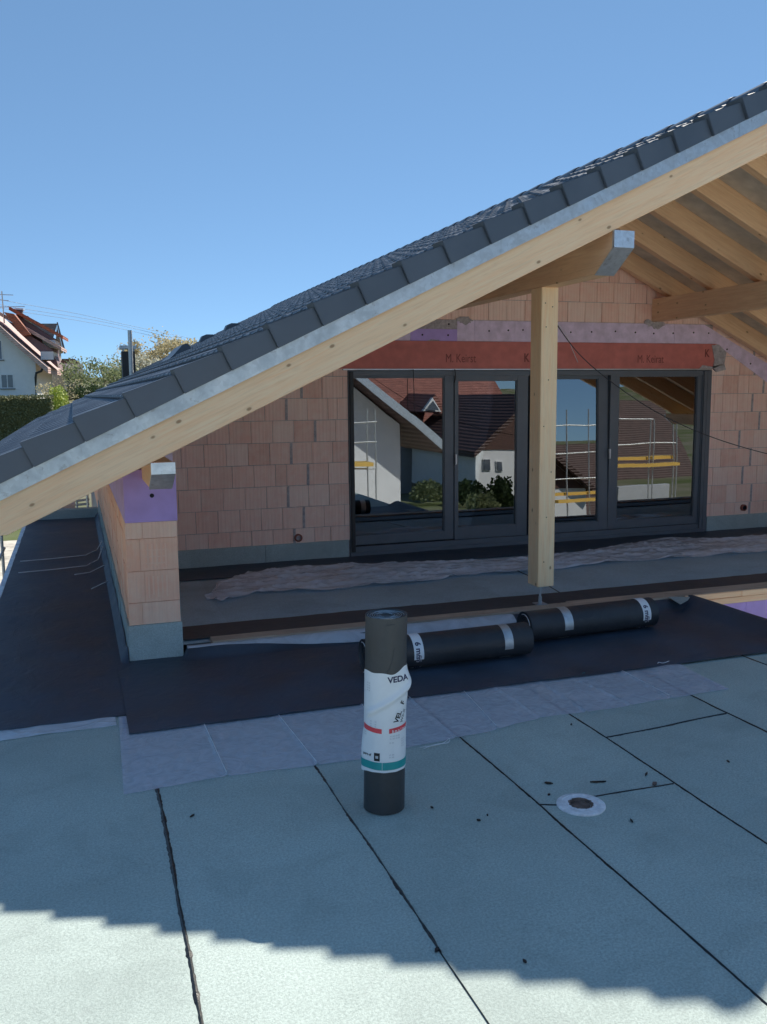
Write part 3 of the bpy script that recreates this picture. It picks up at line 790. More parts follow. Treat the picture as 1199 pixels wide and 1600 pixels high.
left_sheet=sheet('bitumen_sheet','bitumen',XL+.015,.325,5.63,15.38,
 lambda x,y:.011+.004*nz(x,y,2,2.2)+.006*max(0,nz(x*.6,y*2.2,4,1.2))+sm(.235,.30,x)*sm(6.70,6.85,y)*(.085+.045*nz(0,y,8,2.6)),40,220,
 'black bitumen sheet lying along the left outer side of the brick wall','bitumen sheet',
 sk=lambda x,y,u,v:(min(x,.296+ (x-.296)*.05) if x>.296 else x, y+(.012*nz(x,0,3,3) if v<.01 else 0)))
def lapline(pts,r=.006):
    mb=MB(); P=[Vector(p) for p in pts]; out=[]
    for a,b in zip(P[:-1],P[1:]):
        for t in range(6): out.append(a.lerp(b,t/6))
    out.append(P[-1]); mb.tube(out,[r*(.5+.6*abs(nz(i*.4,0,1))+.25) for i in range(len(out))],5); return mb
for pts in ([(-.70,11.45,.03),(-.3,11.5,.03),(.05,11.6,.03),(.20,11.85,.05),(.27,12.2,.10)],[(-.68,10.7,.03),(-.3,10.76,.03),(.05,10.85,.03),(.19,11.1,.05),(.27,11.75,.10)],[(-.08,10.35,.03),(.08,10.42,.03),(.25,10.5,.09)],[(.08,9.5,.03),(.25,9.6,.08)]):
    lapline(pts,.007).build('sheet_edge','white_wire',left_sheet,smooth=True)
sheet('bitumen_sheet','bitumen',.215,5.375,5.285,6.775,
 lambda x,y:.019+.004*nz(x,y,6,1.9)+.003*max(0,nz(x*2,y*.6,4,2))+max(sm(6.62,6.75,y)*.068*(1 if x>.72 else 0),sm(5.13,5.36,x)*.088),150,50,
 'black bitumen sheet lying across the deck under the two lying rolls','bitumen sheet',
 sk=lambda x,y,u,v:(x+(.006*nz(0,y,1,3) if u<.01 else 0)-(0.0), y+.02*(nz(x,0,1,.7)) if v<.02 else y))
sheet('bitumen_sheet','bitumen',.72,10.9,9.30,9.99,
 lambda x,y:.082+.004*nz(x,y,9,2)+.01*max(0,nz(x*1.3,y*2,4,1.6)),160,16,
 'black bitumen sheet along the foot of the patio doors','bitumen sheet',sk=lambda x,y,u,v:(x,y+(.05*nz(x,0,2,.8) if v<.03 else 0)))
sheet('bitumen_sheet','bitumen_brown',.72,10.9,6.985,7.40,
 lambda x,y:.086+.003*nz(x,y,9,4)+.004*max(0,nz(x*5,y*2,4,1.6)),160,10,
 'brownish black bitumen strip behind the timber edge board under the post','bitumen sheet',sk=lambda x,y,u,v:(x,y+(.015*nz(x,0,2,1.5) if v>.97 else 0)))
# plastic films
def crease(x,y,xs,w=.012,h=.012):
    return sum(h*max(0,1-abs(x-c-s*(y-4.9))/w) for c,s in xs)
CR=[(.66,-.02),(1.13,-.05),(1.62,.1),(2.0,-.02),(2.33,.12),(2.62,-.02),(2.95,.03),(3.25,-.1),(3.60,.02)]
def nearedge(x):
    pts=[(.13,4.47),(.65,4.51),(1.13,4.48),(1.42,4.47),(1.71,4.54),(1.94,4.56),(2.21,4.59),(2.65,4.69),(3.14,4.67),(3.54,4.70),(4.2,4.72)]
    for (a,b),(c,d) in zip(pts[:-1],pts[1:]):
        if x<=c: return b+(d-b)*(x-a)/(c-a)
    return 4.72
f1=sheet('plastic_film','foil',.14,4.11,0,1,
 lambda x,y:.007+crease(x,y,CR)+.009*max(0,nz(x,y,3,3.1))+.010*max(0,nz(x*1.5,y*1.5,13,2.6))*sm(1.9,2.6,x),330,74,
 'wide translucent plastic film peeping out in front of the black sheet, around the standing roll','plastic film',th=.002,
 sk=lambda x,y,u,v:(x+(.03*v if u<.01 else 0)+(-.04*(1-v) if u>.99 else 0),nearedge(x)+.008*nz(x,0,3,6)*(1-v)+v*(5.36+.26*(1-sm(.215,.245,x))-nearedge(x))))
for c,s in CR: 
    y_0=nearedge(c)+.02
    if c in (.66,1.13,1.62,3.60,2.33): mb=MB(); mb.tube([(c+s*(y-4.9),y,.020+.006*max(0,nz(c,y,3,3.1))) for y in [y_0+(5.27-y_0)*i/12 for i in range(13)]],.0022,5); mb.build('fold_line','white_wire',f1,smooth=True)
sheet('plastic_film','foil_bright',XL+.02,.15,5.475,5.67,
 lambda x,y:.006+.010*max(0,nz(x,y,3,5))+.004*nz(x,y,1,9),70,14,
 'narrow strip of plastic film along the front edge of the left black sheet','plastic film',th=.002,sk=lambda x,y,u,v:(x,y+.02*nz(x,0,5,3)*(1-v)))
sheet('plastic_film','foil_bright',.73,3.5,0,1,
 lambda x,y:.030+sm(6.62,6.76,y)*.064+.005*nz(x,y,3,5),120,10,
 'thin strip of plastic film between the timber edge board and the black sheet','plastic film',th=.002,
 sk=lambda x,y,u,v:(x,(6.735-.115*sm(.9,2.3,x)*(1-.5*sm(3.0,3.5,x))+.012*nz(x,0,5,1.6))*(1-v)+6.785*v))
def fe(x,top):
    T=[(330,930),(340,912),(385,897),(440,887),(530,882),(640,880),(720,877),(775,873),(862,869),(975,851),(1020,843),(1110,841),(1199,837),(1260,835)]
    B=[(330,935),(345,941),(400,925),(500,922),(570,915),(650,910),(725,898),(822,895),(862,889),(961,878),(1053,871),(1199,861),(1260,856)]
    P=[onz(u,v,.09) for u,v in (T if top else B)]
    for a,b in zip(P[:-1],P[1:]):
        if x<=b.x: 
            t=(x-a.x)/(b.x-a.x); return a.y+(b.y-a.y)*max(0,t)
    return P[-1].y+(x-P[-1].x)*.02
def ridge_(x,y): return (1-abs(nz(x*.45,y,21,3.1)))**4*.034+(1-abs(nz(x*.5,y,4,8)))**4*.012
sheet('plastic_film','foil_bright',1.10,8.6,0,1,
 lambda x,y:.076+ridge_(x,y*1.6)+.012*sm(0,1,abs(nz(x*.8,y,9,2))),420,48,
 'crumpled whitish plastic film gathered in a long band in front of the patio doors','plastic film',th=.002,
 sk=lambda x,y,u,v:(x,fe(x,False)+(fe(x,True)-fe(x,False))*v+.02*nz(x,0,5,1.1)))
# timber boards
def board(x0,x1,y0,y1,z0,z1,mt,label,group=None):
    mb=MB(); mb.beam((x0,(y0+y1)/2,(z0+z1)/2),(x1,(y0+y1)/2,(z0+z1)/2),y1-y0,z1-z0,bev=.003)
    return tag(mb.build('timber_board',mt),label,'timber board',group)
board(.93,4.15,6.795,6.945,.052,.104,'wood_dirty','weathered grey timber edge board running from the brick pillar to the post foot')
board(4.155,10.9,6.785,6.985,.048,.103,'wood_dirty','weathered grey timber edge board running right from the post foot')
board(5.30,5.93,6.752,6.783,.050,.101,'yellow_board' if 0 else 'wood','short pale timber offcut nailed against the edge board above the purple insulation')
board(5.94,10.9,6.760,6.783,.046,.099,'wood','pale upper timber lath above the purple insulation at the right edge')
board(5.32,10.9,6.757,6.783,-.012,.044,'wood','pale lower timber lath directly on top of the purple insulation')
mb=MB()
for i in range(5): mb.box(5.385+.62*i,5.385+.62*i+.617,6.770,6.815,-.60,-.016,.002)
hp_=tag(mb.build('insulation_board','xps'),'purple foam insulation board facing below the timber laths at the right edge','insulation board')
dots(hp_,[(6.55,6.768,-.12),(5.95,6.768,-.13),(7.2,6.768,-.12)],.012)
mb=MB(); P=[onz(1045,934,.10),onz(1078,934,.10),onz(1075,941,.085),onz(1063,952,.06)]
mb.prism([(p.x,p.y) for p in P],'z',.103,.108); tag(mb.build('felt_patch','felt_wrap'),'small blue grey felt patch folded over the inner corner by the timber laths','felt patch')

# ================================================================== ROLLS
def spiral(mb,cx,cy,z,r0,r1,turns,rt,axis='z',seed=0,sq=1.0):
    pts=[]; n=int(turns*26)
    for i in range(n+1):
        t=i/n; a=2*PI*turns*t+seed; r=r0+(r1-r0)*t+.0025*nz(math.cos(a)*2,math.sin(a)*2,t*turns+seed,1.5)
        p=(cx+r*math.cos(a),cy+r*sq*math.sin(a),z+.003*nz(a,0,seed))
        if axis=='x': p=(z+.003*nz(a,0,seed),cx+r*math.cos(a),cy+r*math.sin(a))
        pts.append(p)
    mb.tube(pts,rt,4)
sr=empty('bitumen_roll',(1.335,3.905,0),'black bitumen roll standing upright in a white paper wrapper','bitumen roll')
RX,RY,RR,RH=1.335,3.905,.100,.962
TX,TY=.020,.0
def rollpt(phi,z,extra=0.):
    r=RR*(1+.018*nz(math.cos(phi),math.sin(phi),z*1.5,1.4))+extra
    return (RX+TX*z+r*math.cos(phi),RY+TY*z+r*math.sin(phi),z)
mb=MB(); n=72; nzv=40
vs=[[mb.v(rollpt(2*PI*i/n,.004+(RH-.004)*j/nzv)) for i in range(n)] for j in range(nzv+1)]
for j in range(nzv):
    for i in range(n): mb.face([vs[j][i],vs[j][(i+1)%n],vs[j+1][(i+1)%n],vs[j+1][i]])
cen=[mb.v(rollpt(2*PI*i/n,RH-.010,-.010)) for i in range(n)]
for i in range(n): mb.face([vs[nzv][i],vs[nzv][(i+1)%n],cen[(i+1)%n],cen[i]])
mb.face(cen)
core=mb.build('roll_body','bitumen_stand',sr,smooth=True,sharp=45)
mb=MB(); spiral(mb,RX+TX,RY,RH-.006,.030,.096,6,.0014); mb.build('spiral_edge','galv',sr,smooth=True)
mb=MB(); spiral(mb,RX+TX,RY,RH-.009,.024,.094,10,.0036,seed=1); mb.build('spiral_layer','bitumen_stand',sr,smooth=True)
# seam flap + scuffs
PHC=math.atan2(-RY,-RX)   # direction towards the viewer
mb=MB()
for pts in ([(-.05,.70),(.15,.72),(.30,.76),(.42,.83)],[(.0,.93),(.3,.935),(.45,.93)]):
    out=[]
    for a,b in zip(pts[:-1],pts[1:]):
        for t in range(6): out.append((a[0]+(b[0]-a[0])*t/6,a[1]+(b[1]-a[1])*t/6))
    mb.tube([rollpt(PHC+p,z,.0005) for p,z in out],.0016,4)
mb.build('scuff','white_wire' if 0 else 'bitumen_brown',sr,smooth=True)
# wrapper: surface param a = angle from viewer direction (+ = right in the picture), z
ZL0,ZL1=.215,.700
def bulge(a,z):
    # loose paper: bulges left at the bottom, right at the top, with a diagonal fold
    e=.0022
    e+=.012*math.exp(-((a+1.35)/.35)**2)*sm(.48,.30,z)
    e+=.015*math.exp(-((a-1.15)/.40)**2)*sm(.50,.62,z)*sm(.72,.66,z)
    e+=.0015*nz(a*2,z*9,3,1.3)
    c=.485+.13*(a+1.1)/2.1   # fold centre height along a
    d=z-c
    e+=.013*math.exp(-(d/.018)**2)*sm(-1.25,-.7,a)
    e-=.003*math.exp(-((d+.04)/.02)**2)
    return max(e,.0012)
def lab(a,z,ex=0): return rollpt(PHC+a,z,bulge(a,z)+ex)
A0,A1=-2.6,2.6
mb=MB(); na,nb=150,90
def zl(a,t): 
    z0=ZL0+.012*math.exp(-((a+1.3)/.3)**2)*-1+.004*nz(a*2,0,5); z1=ZL1+.012*nz(a*1.5,1,7)+.02*sm(.3,1.2,a)
    return z0+(z1-z0)*t
vs=[[mb.v(lab(A0+(A1-A0)*i/na,zl(A0+(A1-A0)*i/na,j/nb))) for j in range(nb+1)] for i in range(na+1)]
for i in range(na):
    for j in range(nb): mb.face([vs[i][j],vs[i+1][j],vs[i+1][j+1],vs[i][j+1]])
wrap=mb.build('paper_wrapper','paper',sr,smooth=True)
def patch(a0,a1,z0,z1,mt,name,ex=.0012,slope=0):
    mb=MB(); mb.grid(lambda u,v:lab(a0+(a1-a0)*u,z0+(z1-z0)*v+slope*u,ex),max(2,int((a1-a0)*24)),5); return mb.build(name,mt,wrap,smooth=True)
patch(-2.6,2.6,.228,.266,'teal','teal_band')
patch(-.13,-.115,.228,.266,'paper','band_gap',.002)
patch(-1.35,-.16,.418,.441,'red_stripe','red_stripe',.0012,-.010)
patch(.18,1.35,.408,.431,'red_stripe','red_stripe',.0012,.010)
R2=RR
def ltext(body,size,a0,z0,mt='ink',ang=0,bold=True,sx=1,ex=.0016):
    mb=MB(); ca,sa=math.cos(ang),math.sin(ang)
    add_text(mb,body,size,lambda x,y:lab(a0+(x*ca-y*sa)/R2,z0+x*sa+y*ca,ex),bold,sx=sx); return mb.build('lettering',mt,wrap)
ltext('VEDA',.040,.10,.655,'ink',rad(2))
ltext('VEL',.036,.62,.452,'ink_black',rad(66))
ltext('WS-X',.026,.90,.448,'ink_black',rad(66),False)
ltext('F',.034,.95,.535,'ink_black',rad(60))
ltext('5 m x 1 m x 5,2',.017,.32,.412,'paper',rad(4),True,1,.0030)
ltext('part of',.017,-1.15,.292,'ink_black',0,True)
patch(-.52,-.24,.272,.312,'ink_black','logo_square'); ltext('III',.018,-.44,.286,'paper',0,True,1,.0030)
for (a,z,w,k) in ((-1.0,.645,.45,4),(.22,.392,1.0,2),(.20,.30,.5,2),(.85,.37,.35,4),(.2,.36,.45,1),(-1.25,.402,.5,2),(-.75,.462,.2,3),(-.5,.462,.2,3)):
    for i in range(k):
        ltext('||||  ||||||  |||| |||||| |||'[:max(5,int(w*26))],.0078,a,z-i*.012,'grey_print',0,False,1)
# lying rolls
def lying(x0,x1,yc,r,label,bands,zbase=.024,rot=0.):
    t=empty('bitumen_roll',((x0+x1)/2,yc,zbase),label,'bitumen roll','black bitumen rolls lying on the front sheet')
    zc=zbase+r-.001; n=56; m_=24
    ca,sa=math.cos(rot),math.sin(rot); xm=(x0+x1)/2
    def R_(p): dx,dy=p[0]-xm,p[1]-yc; return (xm+dx*ca-dy*sa,yc+dx*sa+dy*ca,p[2])
    def P(u,a,e=0):
        x=x0+(x1-x0)*u; rr=r*(1+.012*nz(math.cos(a),math.sin(a),x*1.4,1.2))*(1-.06*max(0,-math.sin(a))**4)+e
        return R_((x,yc+rr*math.cos(a),zc+rr*math.sin(a)))
    mb=MB(); vs=[[mb.v(P(j/m_,2*PI*i/n)) for i in range(n)] for j in range(m_+1)]
    for j in range(m_):
        for i in range(n): mb.face([vs[j][i],vs[j][(i+1)%n],vs[j+1][(i+1)%n],vs[j+1][i]])
    for j,dx in ((0,.012),(m_,-.012)):
        inn=[mb.v(R_((x0+(x1-x0)*(j/m_)+dx,yc+(r-.012)*math.cos(2*PI*i/n),zc+(r-.012)*math.sin(2*PI*i/n)))) for i in range(n)]
        for i in range(n): mb.face([vs[j][i],vs[j][(i+1)%n],inn[(i+1)%n],inn[i]])
        hub=[mb.v(R_((x0+(x1-x0)*(j/m_)+dx*3,yc+.022*math.cos(2*PI*i/n),zc+.022*math.sin(2*PI*i/n)))) for i in range(n)]
        for i in range(n): mb.face([inn[i],inn[(i+1)%n],hub[(i+1)%n],hub[i]])
        mb.face(hub)
    mb.build('roll_body','bitumen_roll',t,smooth=True,sharp=45)
    for xe in (x0+.008,x1-.008):
        mb=MB(); pts=[]; turns=5
        for i in range(turns*26+1):
            tt=i/(turns*26); a=2*PI*turns*tt; q=.028+(r-.036)*tt; pts.append(R_((xe,yc+q*math.cos(a),zc+q*math.sin(a))))
        mb.tube(pts,.0035,4); mb.build('spiral_layer','bitumen_brown',t,smooth=True)
    mb=MB(); mb.tube([R_((x0-.004,yc+(r-.02)*math.cos(a)*.9,zc+(r-.02)*math.sin(a))) for a in [1.2+i*.1 for i in range(20)]],.003,5)
    mb.tube([R_((x0-.004,yc+(r-.05)*math.cos(a)*.9,zc-.02+(r-.03)*math.sin(a))) for a in [3.4+i*.1 for i in range(13)]],.003,5)
    mb.build('film_edge','white_wire',t,smooth=True)
    for kind,xa,xb in bands:
        ua,ub=(xa-x0)/(x1-x0),(xb-x0)/(x1-x0)
        mb=MB(); mb.grid(lambda u,v:P(ua+(ub-ua)*u,-2.2+v*5.6,.0025),3,60)
        b=mb.build('label_band' if kind=='label' else 'metal_band','paper' if kind=='label' else 'galv',t,smooth=True)
        if kind=='label':
            w=xb-xa
            for k,a0 in enumerate((2.35,3.12,3.95,4.75)):
                mb=MB(); body='6 mm' if k%2==0 else 'S5'
                def fn(x,y,a0=a0): 
                    # text runs round the roll (downwards as seen from the front)
                    return P(ua+(ub-ua)*(.22+.62*(y)/.05), a0+x/(r), .0042)
                add_text(mb,body,.062,fn,True,sx=.95); mb.build('lettering','ink' if k%2==0 else 'grey_print',b)
    return t
lying(1.86,3.16,5.87,.123,'black bitumen roll lying left, just behind the standing roll',[('label',2.20,2.275),('metal',2.92,2.99)],rot=rad(.5))
lying(3.30,4.52,6.20,.123,'black bitumen roll lying right, in front of the post foot',[('metal',3.60,3.68),('label',4.36,4.44)],rot=rad(3))

# ================================================================== DRAIN AND SCRAPS
dr=empty('roof_drain',(2.237,3.583,0),'round grey roof drain let into the felt deck','roof drain')
mb=MB(); mb.lathe([(.118,.001),(.118,.008),(.110,.012),(.092,.0135),(.090,.011),(.072,.0105),(.070,.013),(.058,.012),(.056,.004)],2.237,3.583,64)
mb.build('drain_flange','drain_ring',dr,smooth=True,sharp=35)
mb=MB(); n=48; 
def rg(i,base,z,j=0): 
    a=2*PI*i/n; r=base+j*nz(math.cos(a)*3,math.sin(a)*3,z*9,2); return (2.237+r*math.cos(a),3.583+r*math.sin(a),z)
rings=[[mb.v(rg(i,b,z,j)) for i in range(n)] for b,z,j in ((.060,.0125,.009),(.055,.0135,.012),(.050,.006,.010),(.046,-.0,.006),(.040,.003,.0))]
for a,b in zip(rings[:-1],rings[1:]):
    for i in range(n): mb.face([a[i],a[(i+1)%n],b[(i+1)%n],b[i]])
mb.face(rings[-1])
mb.build('drain_bowl','rust',dr,smooth=True,sharp=40)
scr=[((857,1225),.05,.022,'small dark felt scrap lying left of the drain'),((858,1243),.022,.014,'tiny dark crumb just left of the drain'),((935,1223),.11,.012,'thin dark sliver of bitumen behind the drain'),((1010,1211),.05,.012,'short dark sliver near the seam right of the drain'),((1023,1226),.05,.03,'brown scrap lying on the seam right of the drain'),
 ((675,1263),.024,.012,'tiny dark crumb right of the standing roll'),((748,1283),.024,.016,'dark crumb between standing roll and drain'),((893,1133),.03,.012,'tiny dark crumb just in front of the film, right of its middle'),((301,1276),.035,.012,'small dark crumb beside the leftmost seam'),((987,1284),.04,.010,'thin dark splinter in front of the drain'),((820,1504),.025,.012,'tiny dark crumb near the shadow edge'),((762,1275),.016,.010,'tiny crumb nearest to the middle seam'),((1138,1191),.03,.012,'tiny dark crumb at the right between two seams'),((683,1486),.035,.018,'dark bitumen drip beside the middle seam at the shadow edge')]
for i,((u,v),l,w,lb) in enumerate(scr):
    p=onz(u,v); mb=MB(); n=14; an=random.Random(i).uniform(0,3)
    pts=[]
    for k in range(n):
        a=2*PI*k/n; x=.8*l/2*math.cos(a)*(1+.35*nz(k*.8,i,1)); y=.8*w/2*math.sin(a)*(1+.5*nz(k*.9,i,6)); pts.append((p.x+x*math.cos(an)-y*math.sin(an),p.y+x*math.sin(an)+y*math.cos(an)))
    mb.prism(pts,'z',.0035,.009); tag(mb.build('felt_scrap','seam' if i!=4 else 'rust'),lb,'scrap','dark scraps on the felt deck')
# string loops
def strand(pts,r,mt,name,label,cat,z=.012):
    P=[Vector((*onz(u,v,z)[:2],z+dz)) for u,v,dz in pts]; out=[]
    for i in range(len(P)-1):
        a=P[max(i-1,0)];b=P[i];c=P[i+1];d=P[min(i+2,len(P)-1)]
        for t in range(6):
            s=t/6; out.append(.5*((2*b)+(c-a)*s+(2*a-5*b+4*c-d)*s*s+(3*b-a-3*c+d)*s**3))
    out.append(P[-1]); mb=MB(); mb.tube(out,r,6); return tag(mb.build(name,mt,smooth=True),label,cat)
strand([(657,1168,0),(690,1162,0),(702,1155,.004),(700,1163,.01),(680,1166,.01),(662,1170,0)],.0022,'white_wire','strap','clear plastic strap loop lying at the film edge right of the standing roll','strap')
strand([(1028,1040,0),(1029,1037,.01),(1036,1038,.01),(1046,1034,.005)],.003,'white_wire','strap','short white strap end at the right end of the plastic film','strap')
strand([(906,1054,0),(914,1052,.004)],.004,'teal','strap','tiny green strap end at the edge of the black sheet','strap')
# cables
def cable(P,r,label,name='cable',mt='cable',n=8,parent=None,cat='cable'):
    P=[Vector(p) for p in P]; out=[]
    for i in range(len(P)-1):
        a=P[max(i-1,0)];b=P[i];c=P[i+1];d=P[min(i+2,len(P)-1)]
        for t in range(n):
            s=t/n; out.append(.5*((2*b)+(c-a)*s+(2*a-5*b+4*c-d)*s*s+(3*b-a-3*c+d)*s**3))
    out.append(P[-1]); mb=MB(); mb.tube(out,r,6); o=mb.build(name,mt,parent,smooth=True)
    return tag(o,label,cat) if label else o
cable([(3.995,7.0,2.62),at(905,553,7.0),at(960,600,7.0),at(1030,646,7.0),at(1110,682,7.0),at(1199,709,7.0),at(1300,730,7.0)],.0042,'black cable sagging from the post across the right patio door')
cable([at(870,504,9.97),at(885,523,9.9),at(895,547,9.9),at(903,566,9.95)],.004,'thin pale wire hanging over the purple strip beside the post',name='wire',mt='white_wire',cat='wire')
cable([at(711,577,9.97),at(712,590,9.95),at(710,598,9.95)],.006,'short black cable end hanging above the left patio door')
cable([at(646,577,9.95),at(647,610,9.94),at(648,640,9.94),at(655,648,9.95)],.004,'thin dark cable hanging over the leftmost door pane')

# ================================================================== SURROUNDINGS
def leafball(mb,c,r,n,size,rng,flat=.75,shell=.35):
    for i in range(n):
        d=Vector((rng.gauss(0,1),rng.gauss(0,1),rng.gauss(0,1))).normalized()
        rr=r*(shell+(1-shell)*rng.random()**.5)
        p=Vector(c)+Vector((d.x*rr,d.y*rr,d.z*rr*flat))
        a=Vector((rng.gauss(0,1),rng.gauss(0,1),rng.gauss(0,1))).normalized(); b=a.cross(d)
        if b.length<.1: continue
        b.normalize(); s=size*rng.uniform(.6,1.3)
        mb.t=(rng.random(),0,0)
        mb.poly([p-a*s*.5-b*s*.2,p+b*s*.35-a*s*.1,p+a*s*.5+b*s*.1,p-b*s*.35+a*s*.1])
def tree(name,base,h,r,leaf,label,cat='tree',n=2600,size=.22,seed=1,crown_z=.55,trunk=.26,sub=22,flat=.8,dens=1.,group=None):
    rng=random.Random(seed); base=Vector(base)
    t=empty(name,base,label,cat,group)
    mb=MB(); tips=[]
    top=base+Vector((0,0,h*trunk))
    tr=.022*h
    mb.tube([base-Vector((0,0,.3)),base+Vector((.02*h*rng.uniform(-1,1),0,h*trunk*.5)),top],[tr*1.3,tr,tr*.75],8)
    def br(p,d,L,rd,lev):
        q=p+d*L*.5+Vector((0,0,.05*L)); e=p+d*L
        mb.tube([p,q,e],[rd,rd*.75,rd*.45],5)
        if lev==0: tips.append(e); return
        for k in range(3 if lev>1 else 3):
            nd=(d+Vector((rng.gauss(0,.55),rng.gauss(0,.55),rng.gauss(.12,.4)))).normalized()
            br(e,nd,L*rng.uniform(.55,.8),rd*.5,lev-1)
            if rng.random()<.4: tips.append(q)
    for k in range(5):
        a=2*PI*k/5+rng.random(); d=Vector((math.cos(a)*r/h*2.2,math.sin(a)*r/h*2.2,1)).normalized()
        br(top-Vector((0,0,h*.08*k/5)),d,(h*(1-trunk))*.42,tr*.5,2)
    mb.build('trunk','bark',t,smooth=True)
    mb=MB(); cc=base+Vector((0,0,h*crown_z))
    tips=tips[:80]; per=max(8,int(n/ max(1,len(tips)+sub)))
    for p in tips: leafball(mb,p,r*.22*rng.uniform(.6,1.4),int(per*dens),size,rng,flat,.1)
    for k in range(sub):
        d=Vector((rng.gauss(0,1),rng.gauss(0,1),rng.gauss(0,1))).normalized(); leafball(mb,cc+Vector((d.x*r*.7,d.y*r*.7,d.z*h*.36*rng.random()**.5)),r*.32*rng.uniform(.6,1.3),per,size,rng,flat,.1)
    mb.build('crown',leaf,t,recalc=False)
    return t
def bush(name,x0,x1,y0,y1,z0,z1,leaf,label,cat,n=2500,size=.12,seed=1,round_=True):
    rng=random.Random(seed); mb=MB()
    for i in range(n):
        u,v,w=rng.random(),rng.random(),rng.random()
        if round_:
            d=Vector((rng.gauss(0,1),rng.gauss(0,1),abs(rng.gauss(0,1)))).normalized(); q=rng.uniform(.55,1.)*(.85+.3*nz(d.x*2,d.y*2,seed+d.z*2))
            p=Vector(((x0+x1)/2+d.x*(x1-x0)/2*q,(y0+y1)/2+d.y*(y1-y0)/2*q,z0+d.z*(z1-z0)*q))
        else:
            f=rng.choice((0,0,1,1,2,3)); h=z1+.12*nz((x0+(x1-x0)*u)*1.3,v*3,seed)
            p=Vector((x0+(x1-x0)*u,y0+(y1-y0)*v,z0+(h-z0)*w))
            if f<=1: p.y=y0+rng.uniform(0,.15)*(y1-y0)
            elif f==2: p.z=h-rng.uniform(0,.1)
        a=Vector((rng.gauss(0,1),rng.gauss(0,1),rng.gauss(0,1))).normalized(); b=a.orthogonal().normalized(); s=size*rng.uniform(.6,1.4)
        mb.t=(rng.random()**1.2,0,0); mb.poly([p-a*s*.5,p+b*s*.35,p+a*s*.5,p-b*s*.35])
    if not round_:
        mb.t=(0,0,0); mb.box(x0+.1,x1-.1,y0+.12*(y1-y0),y1-.1,z0,z1-.15)
    o=mb.build(name,leaf,recalc=False)
    return tag(o,label,cat)
def xf(o,C,ang):
    """rotate a builder's vertices about C"""
    bmesh.ops.rotate(o.bm,verts=o.bm.verts,cent=C,matrix=Matrix.Rotation(ang,3,'Z'))
# --- white house with red roof (far left)
def house_box(name,label,corner,w,l,z0,ze,zr,wallm,roofm,rot=0,over=.5,rooft=.22,ridge='v',wins=(),side_wins=(),mirror_w=-1,parts=None,cat='house',group=None):
    """gable end runs from corner along -x (w); length l runs along +y"""
    cx,cy=corner; t=empty(name,(cx,cy,z0),label,cat,group); C0=Vector((cx,cy,0))
    s=mirror_w
    x0,x1=(cx-w,cx) if s<0 else (cx,cx+w)
    xm=(x0+x1)/2
    def B(mb,n,m_,par=None):
        xf(mb,C0,rot); return mb.build(n,m_,par or t)
    mb=MB(); mb.prism([(x0,z0-1),(x1,z0-1),(x1,ze),(xm,zr),(x0,ze)],'y',cy,cy+l); B(mb,'wall',wallm)
    sl=(zr-ze)/((x1-x0)/2); roofs=[]
    for sg in (1,-1):
        mb=MB()
        def q(d,dz): return (xm+sg*d,zr-sl*d+dz)
        hw=(x1-x0)/2+over
        P=[q(0,.04),q(hw*.8,.04),q(hw,.04+.12*over),q(hw,.04+.12*over+rooft),q(hw*.8,.04+rooft),q(0,.04+rooft)]
        mb.prism(P,'y',cy-over,cy+l+over); roofs.append(B(mb,'roof',roofm))
    for (wx,wz,ww,wh) in wins:
        mb=MB(); frame(mb,wx,wx+ww,wz,wz+wh,.07,cy-.05,cy+.02,bev=0); mb.box(wx+ww/2-.03,wx+ww/2+.03,cy-.045,cy+.02,wz+.07,wz+wh-.07); f=B(mb,'window','render_white')
        mb=MB(); mb.box(wx+.06,wx+ww-.06,cy-.02,cy-.01,wz+.06,wz+wh-.06); B(mb,'pane','window_glass',f)
        mb=MB(); mb.box(wx-.08,wx+ww+.08,cy-.14,cy,wz-.06,wz-.001); B(mb,'sill','roof_grey',f)
    return t,B,roofs,xm,sl
D=75.
g0=at(60,640,D); ze=at(60,567,D).z; wl_=16.
zrr=ze+wl_/2*1.0
pw=at(5,607,D); pw2=at(18.5,588,D)
wh,B,rf,xm,sl=house_box('white_house','white house with steep red tiled roof and stacked dormers at the far left',(g0.x,D),wl_,11,g0.z,ze,zrr,'render_white','roof_pink',rad(-5),over=1.0,rooft=.45,wins=[(pw.x-.15,pw.z,.95,1.1),(at(-8,570,D).x,at(0,562,D).z,.6,1.5)])
# dormers on the right slope
for k,(ua,va,ub,vb,yy) in enumerate(((22,492,81,529,D+2.4),(8,500,80,547,D+1.4))):
    a=at(ua,va,yy); b=at(ub,vb,yy); c=at(ub-3,vb+20,yy); lo=at(88,575,yy); lo2=at(30,522,yy)
    mb=MB(); mb.prism([(a.x,a.z),(b.x,b.z),(b.x-.1,c.z),(lo.x,lo.z),(lo2.x,lo2.z)],'y',yy,yy+3.5); dm_=B(mb,'dormer','dark_cheek')
    mb=MB(); mb.prism([(a.x-.5,a.z+.35),(b.x+.7,b.z-.05),(b.x+.7,b.z+.22),(a.x-.5,a.z+.65)],'y',yy-.5,yy+4.0); B(mb,'dormer_roof','roof_red' if k==0 else 'roof_pink',dm_)
    mb=MB(); mb.box(b.x-.9,b.x+.06,yy-.12,yy+3.2,c.z+.25,b.z-.12); B(mb,'dormer_window','render_white',dm_)
